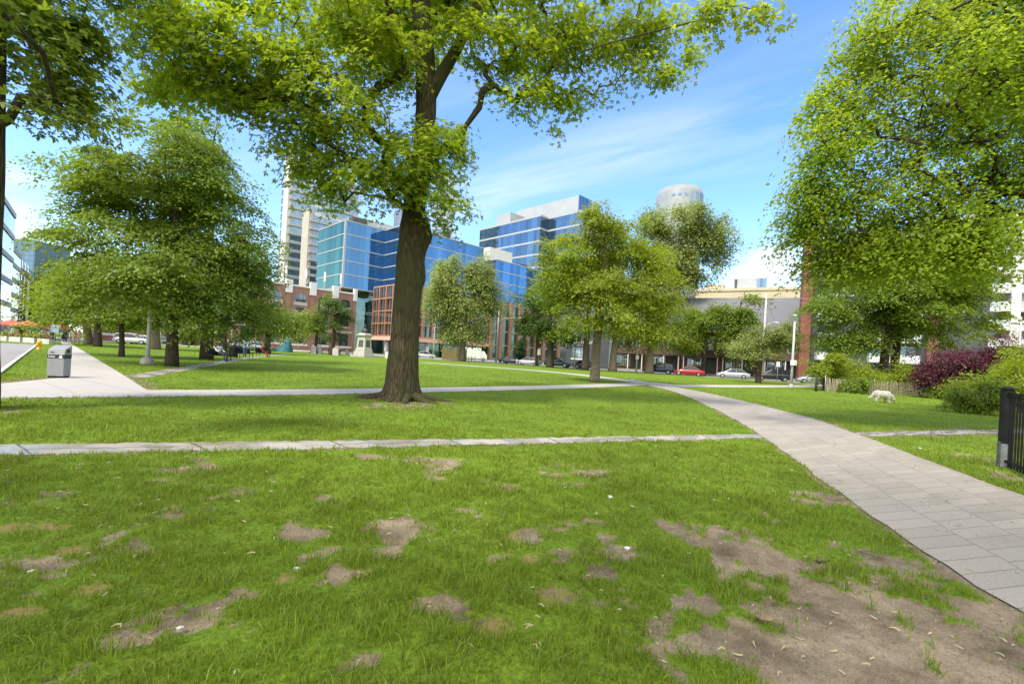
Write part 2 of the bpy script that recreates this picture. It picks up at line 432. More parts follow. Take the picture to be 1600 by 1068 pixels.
PATHS = []
pl = [G(*p) for p in [(1600, 960), (1500, 900), (1400, 834), (1307, 768), (1230, 710), (1184, 676), (1130, 646), (1080, 622), (1050, 611), (1010, 601.5), (985, 597)]]
pr = [G(*p) for p in [(1600, 776), (1502, 740), (1405, 703), (1333, 676), (1275, 655), (1177, 630), (1120, 617), (1080, 609), (1040, 601), (1000, 594.5), (985, 592)]]
pl = ext(pl, 5, False); pr = ext(pr, 8.5, False)
o, q = ribbon('paver_path', pl, pr, .014, m_paver, 120, wob=.035, swap=True); PATHS.append(q)
o, q = ribbon('crossing_path', [G(*p) for p in [(225, 609.5), (480, 608.5), (740, 604.5), (900, 601), (1000, 597.5)]],
              [G(*p) for p in [(246, 619.5), (480, 616.8), (740, 611), (900, 606.5), (1010, 601.5)]], .010, m_conc, 60); PATHS.append(q)
o, q = ribbon('old_slab_path', [G(*p) for p in [(-300, 696), (0, 694.5), (200, 693), (400, 691), (600, 688), (800, 685.5), (1000, 681.5), (1190, 678)]],
              [G(*p) for p in [(-300, 719), (0, 712), (200, 708), (400, 703.5), (600, 699), (800, 694.5), (1000, 689.5), (1200, 684)]], .010, m_slab, 130, wob=.06); PATHS.append(q)
o, q = ribbon('side_path', [G(*p) for p in [(1335, 676), (1450, 673), (1560, 671), (1750, 668)]],
              [G(*p) for p in [(1350, 683), (1450, 680), (1560, 677.5), (1750, 675)]], .010, m_slab, 40, wob=.08); PATHS.append(q)
B45 = Vector((-1, 1, 0)).normalized()
sa = [G(246, 620), G(180, 578), G(116, 540)]; sa = ext(sa, 45)
sb = [G(-14, 624), G(110, 588.5), G(97, 539)]; sb = ext(sb, 42)
o, q = ribbon('sidewalk', [G(110, 588.5), G(104, 560), G(97.5, 540), G(97.5, 540) + B45 * 42], [G(246, 619.5), G(180, 578), G(116, 540), G(116, 540) + B45 * 44], .012, m_conc, 60); PATHS.append(q)
o, q = ribbon('sidewalk', [G(-150, 617), G(0, 599.5), G(110, 588.3), G(140, 587)], [G(-150, 626), G(0, 622), G(150, 620.5), G(247, 619.8)], .008, m_conc, 30); PATHS.append(q)
o, q = ribbon('thin_path', *center_line([G(*p) for p in [(203, 590), (312, 571.5), (360, 563.5), (395, 558.5), (450, 552.8)]], .42), .008, m_slab, 40); PATHS.append(q)
o, q = ribbon('lawn_edge_path', *center_line([G(*p) for p in [(1045, 601), (985, 595), (900, 584.5), (830, 578), (760, 573), (660, 566)]], 1.1), .008, m_conc, 40); PATHS.append(q)
o, q = ribbon('street_side_path', *center_line([G(*p) for p in [(1048, 602.5), (1150, 603), (1250, 603.5), (1290, 601), (1420, 597)]], 1.1), .009, m_conc, 40); PATHS.append(q)
# streets
kerb = [G(2, 578), G(30, 558.5), G(55, 540)]
kd = (kerb[-1] - kerb[0]).normalized(); kn = Vector((-kd.y, kd.x, 0))
k0 = kerb[0] - kd * 25; k1 = kerb[0] + kd * 42
o, q = ribbon('road', [k0 + kn * 8.5, k1 + kn * 8.5], [k0, k1], .006, m_asph, 20); PATHS.append(q)
mb = MB(); mb.hexa([(*(k0 + n_ * w_).xy, z_) for z_ in (-.05, .07) for n_, w_ in ((kn, 0), (kn, -.18))] and
        [(*k0.xy, -.05), (*(k0 - kn * .12).xy, -.05), (*(k1 - kn * .12).xy, -.05), (*k1.xy, -.05), (*k0.xy, .07), (*(k0 - kn * .12).xy, .07), (*(k1 - kn * .12).xy, .07), (*k1.xy, .07)])
tag(mb.build('kerb', mat('kerb_stone', (.5, .48, .44), .85, var=.1)), kind='structure')
e0 = Vector((.915, -.402, 0)).normalized(); en = Vector((.402, .915, 0))
c0 = Vector((2.6, 82, 0))
o, q = ribbon('street', [c0 - e0 * 75 - en * 2.2, c0 + e0 * 110 - en * 2.2], [c0 - e0 * 75 + en * 6.5, c0 + e0 * 110 + en * 6.5], .006, m_asph, 30); PATHS.append(q)
o, q = ribbon('pavement', [c0 - e0 * 75 + en * 6.7, c0 + e0 * 110 + en * 6.7], [c0 - e0 * 75 + en * 9.6, c0 + e0 * 110 + en * 9.6], .01, m_conc, 30); PATHS.append(q)
o, q = ribbon('cross_street', [Vector((-75, 104, 0)), Vector((8, 104, 0))], [Vector((-75, 128, 0)), Vector((8, 128, 0))], .005, m_asph, 20); PATHS.append(q)
o, q = ribbon('plaza', [Vector((-95, 62, 0)), Vector((-40, 92, 0))], [Vector((-110, 98, 0)), Vector((-50, 103, 0))], .004, m_conc, 20); PATHS.append(q)

def inside(poly, x, y):
    P = np.array(poly); r = np.zeros(x.shape, bool)
    bx = (x > P[:, 0].min()) & (x < P[:, 0].max()) & (y > P[:, 1].min()) & (y < P[:, 1].max())
    xs = x[bx]; ys = y[bx]; c = np.zeros(xs.shape, bool)
    for (x0, y0), (x1, y1) in zip(P, np.roll(P, -1, 0)):
        if y0 == y1: continue
        c ^= ((y0 > ys) != (y1 > ys)) & (xs < (x1 - x0) * (ys - y0) / (y1 - y0) + x0)
    r[bx] = c; return r
def on_path(x, y):
    r = np.zeros(x.shape, bool)
    for p in PATHS: r |= inside(p, x, y)
    return r

DIRT = [(1360, 1040, 280, 95, 1.6), (1340, 945, 130, 48, 1.2), (1250, 890, 100, 36, 1.1), (1150, 848, 80, 28, 1.1), (1520, 1045, 170, 50, 1), (1530, 955, 80, 32, 1.1), (1440, 900, 55, 18, .7),
        (950, 820, 26, 11, .9), (1045, 817, 26, 8, .8), (890, 880, 24, 16, 1), (970, 906, 40, 17, .9), (1080, 940, 46, 24, .9), (1155, 910, 34, 14, .9), (903, 757, 34, 8, .8), (700, 935, 48, 24, 1), (740, 960, 40, 16, .9),
        (475, 826, 46, 12, 1), (516, 860, 40, 16, 1), (540, 888, 24, 18, .9), (645, 836, 32, 12, .9), (395, 897, 28, 15, 1), (330, 938, 36, 22, 1), (298, 966, 52, 17, 1), (205, 1000, 70, 18, 1), (125, 1028, 50, 14, .9), (260, 868, 42, 11, .7), (220, 796, 20, 8, .7),
        (590, 1045, 48, 28, 1), (775, 862, 24, 10, .9), (777, 761, 24, 7, .8), (735, 803, 30, 7, .9), (1345, 785, 26, 5, .8), (1310, 765, 20, 4, .6), (865, 935, 50, 22, .8), (820, 835, 26, 14, .7), (970, 1055, 70, 25, .6), (1330, 690, 30, 5, .8), (1550, 720, 44, 10, .9), (1590, 745, 40, 10, .9),
        (620, 633, 60, 8, 1), (680, 629, 40, 6, .8), (20, 644, 45, 10, .8), (1480, 640, 40, 3, .8)]
STRAW = [(865, 930, 46, 20), (815, 835, 24, 13), (75, 823, 24, 7), (118, 860, 28, 9), (145, 920, 24, 10), (30, 955, 30, 10), (770, 975, 30, 14), (830, 870, 20, 9), (440, 905, 20, 10), (20, 825, 20, 8)]
def ground_blob(lst, x, y):
    t = np.zeros(x.shape)
    for e in lst:
        c = G(e[0], e[1]); kk = .8 if e[0] < 800 and lst is DIRT else 1; sx = kk * e[2] * c.y / F; sy = kk * e[3] * c.y ** 2 / (F * EYE); a = e[4] if len(e) > 4 else 1
        q = ((x - c.x) / sx) ** 2 + ((y - c.y) / sy) ** 2
        t = np.maximum(t, a * np.exp(-q * .9))
    return t
def dirt_at(x, y):
    wx = x + (fbm(x * 2.5, y * 2.5, 31) - .5) * .5; wy = y + (fbm(x * 2.5, y * 2.5, 33) - .5) * .5   # ragged outlines
    n = fbm(wx * 4.5, wy * 4.5, 3) - .5; n2 = fbm(x * 15, y * 15, 9, 2) - .5
    t = ground_blob(DIRT, wx, wy) * (1 + 1.5 * n) + n * .9 + n2 * .75
    worn = np.clip((fbm(x * 1.1, y * 1.1, 21) - .5) * 2.6, 0, .62) * (y < 6.5) + n * .9 + n2 * .6
    return np.clip((np.maximum(t, worn) - .44) * 4.0, 0, 1)
def straw_at(x, y):
    return np.clip((ground_blob(STRAW, x, y) + (fbm(x * 9, y * 9, 5) - .5) * .8 - .4) * 3, 0, 1)

# ------------------------------------------------------------------ the ground sheet
def axis(lo, hi, step, far, g=1.12):
    a = list(np.arange(lo, hi + 1e-6, step)); s = step
    while a[-1] < far: s *= g; a.append(a[-1] + s)
    b = []; s = step; x = lo
    while x > -far: s *= g; x -= s; b.append(x)
    return np.array(b[::-1] + a)
gx = axis(-7.5, 8.5, .06, 5000); gy = axis(1.4, 11.5, .05, 6000)
XX, YY = np.meshgrid(gx, gy); nx, ny = len(gx), len(gy)
near = np.clip(1 - (np.abs(XX) - 9) / 6, 0, 1) * np.clip(1 - (YY - 11) / 5, 0, 1)
dirt = dirt_at(XX, YY) * (near > 0); straw = straw_at(XX, YY) * (near > 0)
pm = on_path(XX, YY)
h = ((fbm(XX * 1.6, YY * 1.6, 40) - .5) * .07 + (fbm(XX * 7, YY * 7, 44) - .5) * .022 * (dirt * .8 + .2) - dirt * .018) * near
inner = pm.copy(); outer = pm.copy()
for ax in (0, 1):                # the soil meets the path edges just below the paving
    inner = inner & np.roll(pm, 1, ax) & np.roll(pm, -1, ax) & np.roll(pm, 2, ax) & np.roll(pm, -2, ax)
    outer = outer | np.roll(pm, 1, ax) | np.roll(pm, -1, ax)
h = np.where(inner, -.03, np.where(outer, .003, h)); dirt = np.where(outer & ~inner & (near > 0), np.maximum(dirt, .8), dirt)
V = np.stack([XX, YY, h], -1).reshape(-1, 3)
ii = np.arange(nx * ny).reshape(ny, nx)
Q = np.stack([ii[:-1, :-1], ii[:-1, 1:], ii[1:, 1:], ii[1:, :-1]], -1).reshape(-1, 4)

def ground_mat():
    m = bpy.data.materials.new('lawn_and_soil'); m.use_nodes = True
    nt = m.node_tree; N = nt.nodes; L = nt.links; b = N['Principled BSDF']; b.inputs['Roughness'].default_value = .9; b.inputs['Specular IOR Level'].default_value = .15
    tc = N.new('ShaderNodeTexCoord')
    def noise(s, d=6, rough=.6, st=None):
        n = N.new('ShaderNodeTexNoise'); n.inputs['Scale'].default_value = s; n.inputs['Detail'].default_value = d; n.inputs['Roughness'].default_value = rough
        L.new(tc.outputs['Object'], n.inputs['Vector']); return n
    def ramp(src, c0, c1, p0=.35, p1=.65):
        r = N.new('ShaderNodeValToRGB'); e = r.color_ramp.elements; e[0].position = p0; e[1].position = p1; e[0].color = (*c0, 1); e[1].color = (*c1, 1); L.new(src, r.inputs[0]); return r.outputs[0]
    def mix(f, a, c, bt='MIX'):
        x = N.new('ShaderNodeMix'); x.data_type = 'RGBA'; x.blend_type = bt
        for i, q in ((0, f), (6, a), (7, c)):
            if hasattr(q, 'links'): L.new(q, x.inputs[i])
            elif i == 0: x.inputs[0].default_value = q
            else: x.inputs[i].default_value = (*q, 1)
        return x.outputs[2]
    g1 = ramp(noise(.55, 5).outputs[0], GRASS_DARK, GRASS_LIGHT)
    g2 = ramp(noise(30, 4).outputs[0], (.55, .55, .5), (1.25, 1.25, 1.2), .3, .7)
    grass = mix(1.0, g1, g2, 'MULTIPLY')
    g3 = ramp(noise(3.5, 4).outputs[0], (.86, .9, .8), (1.1, 1.08, 1.0), .3, .7); grass = mix(1.0, grass, g3, 'MULTIPLY')
    s1 = ramp(noise(2.2, 8, .7).outputs[0], (.12, .09, .055), (.35, .275, .185), .33, .62)
    s2 = ramp(noise(70, 5, .7).outputs[0], (.6, .6, .6), (1.3, 1.28, 1.25), .3, .7)
    soil = mix(1.0, s1, s2, 'MULTIPLY')
    at = N.new('ShaderNodeAttribute'); at.attribute_name = 'bare'
    sx = N.new('ShaderNodeSeparateColor'); L.new(at.outputs['Color'], sx.inputs[0])
    nb = N.new('ShaderNodeMath'); nb.operation = 'MULTIPLY_ADD'; L.new(noise(42, 5, .7).outputs[0], nb.inputs[0]); nb.inputs[1].default_value = 1.1; L.new(sx.outputs[0], nb.inputs[2])
    mr = N.new('ShaderNodeMapRange'); mr.interpolation_type = 'SMOOTHSTEP'; mr.inputs['From Min'].default_value = .66; mr.inputs['From Max'].default_value = 1.22; L.new(nb.outputs[0], mr.inputs['Value'])
    c = mix(sx.outputs[1], grass, (.30, .20, .085)); c = mix(mr.outputs[0], c, soil)
    L.new(c, b.inputs['Base Color'])
    bp = N.new('ShaderNodeBump'); bp.inputs['Strength'].default_value = .7; bp.inputs['Distance'].default_value = .03
    L.new(noise(38, 6, .7).outputs[0], bp.inputs['Height']); L.new(bp.outputs[0], b.inputs['Normal'])
    return m
GRASS_DARK, GRASS_LIGHT = (.12, .19, .016), (.175, .26, .022)
go = np_mesh('ground', V, np.full(len(Q), 4), Q.ravel(), ground_mat(), smooth=True)
att = go.data.color_attributes.new('bare', 'FLOAT_COLOR', 'POINT')
cc = np.zeros((nx * ny, 4), np.float32); cc[:, 0] = dirt.ravel(); cc[:, 1] = straw.ravel() * .8; cc[:, 3] = 1
att.data.foreach_set('color', cc.ravel())
tag(go, kind='structure')
def ground_h(x, y):
    i = np.clip(np.searchsorted(gx, x) - 1, 0, nx - 2); j = np.clip(np.searchsorted(gy, y) - 1, 0, ny - 2)
    return h[j, i]

# ------------------------------------------------------------------ grass blades (uncountable: one object)
def blades():
    PX = []; PY = []; HH = []; WW = []
    for d0, d1, dens, hh, ww in ((1.6, 3.4, 4600, .075, .0052), (3.4, 5.5, 2700, .075, .0065), (5.5, 9, 1300, .07, .0095), (9, 15, 420, .06, .015), (15, 27, 110, .05, .026), (27, 48, 26, .045, .05)):
        area = (d1 - d0) * 2 * (1.22 * d1 + .8); n = int(area * dens)
        x = rng.uniform(-1.22 * d1 - .8, 1.22 * d1 + .8, n); y = rng.uniform(d0, d1, n)
        k = np.abs(x) < 1.22 * y + .8; x = x[k]; y = y[k]
        k = ~on_path(x, y); x = x[k]; y = y[k]
        dn = dirt_at(x, y) if d0 < 9 else np.zeros(len(x)); st = straw_at(x, y) if d0 < 9 else dn
        cl = np.clip((fbm(x * 3.2, y * 3.2, 60) - .3) * 2.2, 0, 1); tuft = np.clip((fbm(x * 10, y * 10, 66, 2) - .22) * 1.8, 0, 1)
        keep = rng.random(len(x)) < (1 - .985 * dn) * (1 - .75 * st) * np.clip(.25 + 1.3 * tuft, 0, 1)
        x = x[keep]; y = y[keep]; cl = cl[keep]; tuft = tuft[keep]; dn = dn[keep]
        PX.append(x); PY.append(y); HH.append(hh * (.22 + .75 * cl + .55 * tuft) * rng.uniform(.6, 1.25, len(x)) * (1 - .45 * dn)); WW.append(np.full(len(x), ww) * rng.uniform(.7, 1.3, len(x)))
    x = np.concatenate(PX); y = np.concatenate(PY); H = np.concatenate(HH); w = np.concatenate(WW); n = len(x)
    z = ground_h(x, y) - .006
    a = rng.uniform(0, 2 * np.pi, n); ln = np.abs(rng.normal(0, .75, n)); la = rng.uniform(0, 2 * np.pi, n)
    dx, dy = np.cos(a) * w / 2, np.sin(a) * w / 2
    lx, ly = np.cos(la) * ln * H, np.sin(la) * ln * H
    V = np.empty((n, 5, 3), np.float32)
    V[:, 0] = np.stack([x - dx, y - dy, z], 1); V[:, 1] = np.stack([x + dx, y + dy, z], 1)
    V[:, 2] = np.stack([x + dx * .8 + lx * .35, y + dy * .8 + ly * .35, z + H * .6], 1); V[:, 3] = np.stack([x - dx * .8 + lx * .35, y - dy * .8 + ly * .35, z + H * .6], 1)
    V[:, 4] = np.stack([x + lx, y + ly, z + H * (1 - .25 * np.clip(ln, 0, 2))], 1)
    b = (np.arange(n) * 5)[:, None]
    idx = np.concatenate([b + np.array([[0, 1, 2, 3]]), b + np.array([[3, 2, 4]])], 1)
    cnt = np.tile(np.array([4, 3]), n)
    g = np_mesh('grass', V.reshape(-1, 3), cnt, idx.ravel(), leaf_mat('grass_blade', (.145, .222, .018), (.21, .32, .02), .38, 1.1, .035))
    tag(g, 'short trampled green lawn grass with bare patches', 'grass', kind='stuff')
    print('blades', n)
blades()

# fallen maple keys and leaf scraps: uncountable litter
def samaras():
    n = 1900
    x = rng.uniform(-6, 7, n * 3); y = rng.uniform(1.7, 11, n * 3); k = (np.abs(x) < 1.2 * y); x = x[k]; y = y[k]
    dn = dirt_at(x, y); p = on_path(x, y)
    k = rng.random(len(x)) < np.where(p, .22, .15 + .85 * dn) * np.clip(1.3 - y / 10, .15, 1); x = x[k]; y = y[k]; n = len(x)
    z = np.where(on_path(x, y), .017, ground_h(x, y) + .012 + .025 * (1 - dirt_at(x, y)))
    a = rng.uniform(0, 6.28, n); l = rng.uniform(.010, .028, n); w = l * rng.uniform(.14, .26, n)
    bend = rng.uniform(-.9, .9, n); kx = rng.uniform(-.006, .016, n)
    V = np.empty((n, 6, 3), np.float32)
    def pt(u, v, zz): return np.stack([x + np.cos(a) * u - np.sin(a) * v, y + np.sin(a) * u + np.cos(a) * v, z + zz], 1)
    V[:, 0] = pt(-l, -w * .3 + bend * l * .3, 0 * l); V[:, 1] = pt(-l, w * .3 + bend * l * .3, 0 * l + .003)
    V[:, 2] = pt(0 * l, -w, kx); V[:, 3] = pt(0 * l, w, kx + .004)
    V[:, 4] = pt(l, -w * .5 + bend * l * .45, kx * .3); V[:, 5] = pt(l, w * .5 + bend * l * .45, kx * .3 + .006)
    b = (np.arange(n) * 6)[:, None]
    idx = np.concatenate([b + np.array([[0, 2, 3, 1]]), b + np.array([[2, 4, 5, 3]])], 1)
    m = leaf_mat('maple_key', (.36, .33, .16), (.3, .3, .14), .15, 2, .05)
    o = np_mesh('fallen_maple_keys', V.reshape(-1, 3), np.full(2 * n, 4), idx.ravel(), m)
    tag(o, 'pale dry maple keys scattered over the soil, grass and pavers', 'maple keys', kind='stuff')
samaras()

# loose crumbs of soil and small stones on the worn ground
def crumbs():
    n = 26000; x = rng.uniform(-6, 6.5, n); y = rng.uniform(1.8, 7.5, n)
    k = (np.abs(x) < 1.2 * y) & ~on_path(x, y); x = x[k]; y = y[k]
    k = rng.random(len(x)) < np.clip(dirt_at(x, y) * 1.2 - .1, 0, 1) * fbm(x * 3, y * 3, 77) * 1.3; x = x[k]; y = y[k]; n = len(x)
    s = rng.uniform(.0025, .007, n) * (1 + 1.4 * (rng.random(n) < .06)); z = ground_h(x, y) + s * .3; a = rng.uniform(0, 6.28, n)
    V = np.empty((n, 5, 3), np.float32)
    for i in range(4):
        r_ = s * rng.uniform(.7, 1.4, n); V[:, i] = np.stack([x + np.cos(a + i * 1.57) * r_, y + np.sin(a + i * 1.57) * r_, z - s * .5], 1)
    V[:, 4] = np.stack([x + s * rng.normal(0, .3, n), y, z + s * rng.uniform(.5, 1, n)], 1)
    b = (np.arange(n) * 5)[:, None]; idx = np.concatenate([b + np.array([[i, (i + 1) % 4, 4]]) for i in range(4)], 1)
    m = mat('soil_crumb', (.30, .24, .165), .95, col2=(.10, .075, .05), scale=25)
    tag(np_mesh('soil_crumbs', V.reshape(-1, 3), np.full(4 * n, 3), idx.ravel(), m), 'loose crumbs of dry soil and small stones on the worn patches', 'soil crumbs', kind='stuff')
crumbs()
# ------------------------------------------------------------------ trees
def bark_mat(name, c1, c2, sc=1.0, moss=0.0):
    m = bpy.data.materials.new(name); m.use_nodes = True; MATS[name] = m
    nt = m.node_tree; N = nt.nodes; L = nt.links; b = N['Principled BSDF']; b.inputs['Roughness'].default_value = .95; b.inputs['Specular IOR Level'].default_value = .1
    tc = N.new('ShaderNodeTexCoord'); mp = N.new('ShaderNodeMapping'); mp.inputs['Scale'].default_value = (1, 1, .10); L.new(tc.outputs['Object'], mp.inputs[0])
    nz = N.new('ShaderNodeTexNoise'); nz.inputs['Scale'].default_value = 5 * sc; nz.inputs['Detail'].default_value = 3; L.new(mp.outputs[0], nz.inputs['Vector'])
    av = N.new('ShaderNodeVectorMath'); av.operation = 'MULTIPLY_ADD'; av.inputs[1].default_value = (.08 / sc,) * 3; L.new(nz.outputs['Color'], av.inputs[0]); L.new(mp.outputs[0], av.inputs[2])
    vo = N.new('ShaderNodeTexVoronoi'); vo.feature = 'DISTANCE_TO_EDGE'; vo.inputs['Scale'].default_value = 17 * sc; L.new(av.outputs[0], vo.inputs['Vector'])
    n = N.new('ShaderNodeTexNoise'); n.inputs['Scale'].default_value = 22 * sc; n.inputs['Detail'].default_value = 8; n.inputs['Roughness'].default_value = .7; L.new(mp.outputs[0], n.inputs['Vector'])
    ad = N.new('ShaderNodeMath'); ad.operation = 'MULTIPLY_ADD'; ad.use_clamp = True; L.new(vo.outputs['Distance'], ad.inputs[0]); ad.inputs[1].default_value = 1.0
    sm = N.new('ShaderNodeMath'); sm.operation = 'MULTIPLY'; sm.inputs[1].default_value = .75; L.new(n.outputs[0], sm.inputs[0]); L.new(sm.outputs[0], ad.inputs[2])
    r = N.new('ShaderNodeValToRGB'); r.color_ramp.elements[0].position = .3; r.color_ramp.elements[1].position = .8
    r.color_ramp.elements[0].color = (*c2, 1); r.color_ramp.elements[1].color = (*c1, 1); L.new(ad.outputs[0], r.inputs[0])
    col = r.outputs[0]
    if moss:
        n2 = N.new('ShaderNodeTexNoise'); n2.inputs['Scale'].default_value = 1.6; n2.inputs['Detail'].default_value = 6; L.new(tc.outputs['Object'], n2.inputs['Vector'])
        r2 = N.new('ShaderNodeValToRGB'); r2.color_ramp.elements[0].position = .42; r2.color_ramp.elements[1].position = .62; r2.color_ramp.elements[1].color = (moss,) * 3 + (1,); L.new(n2.outputs[0], r2.inputs[0])
        mx = N.new('ShaderNodeMix'); mx.data_type = 'RGBA'; L.new(r2.outputs[0], mx.inputs[0]); L.new(col, mx.inputs[6]); mx.inputs[7].default_value = (.058, .066, .024, 1); col = mx.outputs[2]
    L.new(col, b.inputs['Base Color'])
    bp = N.new('ShaderNodeBump'); bp.inputs['Strength'].default_value = 1.0; bp.inputs['Distance'].default_value = .035 / sc
    L.new(ad.outputs[0], bp.inputs['Height']); L.new(bp.outputs[0], b.inputs['Normal'])
    return m
BARK = bark_mat('maple_bark', (.125, .10, .062), (.024, .018, .011), 1.0, .7)
BARK2 = bark_mat('dark_bark', (.115, .095, .07), (.03, .024, .017), 1.4)
BARK3 = bark_mat('pale_bark', (.30, .25, .18), (.09, .07, .048), 1.4)
LM = {
 'maple': leaf_mat('maple_leaf', (.145, .23, .016), (.36, .48, .022), .55, .3, .02),
 'dark': leaf_mat('linden_leaf', (.12, .195, .018), (.22, .32, .018), .42, .3, .02),
 'mid': leaf_mat('mid_leaf', (.12, .195, .018), (.24, .33, .018), .42, .25, .02),
 'lime': leaf_mat('honey_leaf', (.18, .255, .018), (.34, .42, .018), .46, .25, .02),
 'grey': leaf_mat('willow_leaf', (.23, .29, .085), (.32, .40, .07), .42, .25, .02),
 'elm': leaf_mat('elm_leaf', (.15, .235, .018), (.36, .48, .026), .55, .35, .02),
 'deep': leaf_mat('deep_leaf', (.055, .11, .018), (.11, .18, .016), .35, .3, .02),
 'purple': leaf_mat('purple_leaf', (.085, .022, .026), (.15, .03, .03), .3, .5, .02),
 'spruce': leaf_mat('spruce_needle', (.045, .09, .05), (.06, .11, .05), .2, .5, .01),
}
def unit(a): return a / np.maximum(np.linalg.norm(a, axis=-1, keepdims=True), 1e-9)
def leaf_mesh(name, P, Nn, D, size, lobes, m, parent):
    """many leaves: P positions, Nn normals, D tip directions"""
    n = len(P); D = unit(D - Nn * (D * Nn).sum(-1, keepdims=True)); T = np.cross(Nn, D); s = size[:, None]
    if lobes == 1:
        V = np.stack([P - D * s * .5, P + T * s * .34 + Nn * s * .06, P + D * s * .55 - Nn * s * .08, P - T * s * .34 + Nn * s * .06], 1)
        idx = np.arange(n * 4); cnt = np.full(n, 4)
    else:                         # palmate leaf: three pointed lobes
        c, sn = math.cos(.95), math.sin(.95)
        V = [P - D * s * .35]
        def lobe(d, t, l, w, dz): return [P - D * s * .35 + d * s * l * .55 + t * s * w + Nn * s * .03, P - D * s * .35 + d * s * l + Nn * s * dz, P - D * s * .35 + d * s * l * .55 - t * s * w + Nn * s * .03]
        V += lobe(D, T, 1.0, .23, -.1)
        d1 = D * c + T * sn; t1 = T * c - D * sn; V += lobe(d1, t1, .78, .19, -.06)
        d2 = D * c - T * sn; t2 = T * c + D * sn; V += lobe(d2, t2, .78, .19, -.06)
        V = np.stack(V, 1); b = (np.arange(n) * 10)[:, None]
        idx = np.concatenate([b + np.array([[0, 3 * k + 1, 3 * k + 2, 3 * k + 3]]) for k in range(3)], 1).ravel(); cnt = np.full(3 * n, 4)
    return np_mesh(name, V.reshape(-1, 3), cnt, idx, m, parent)

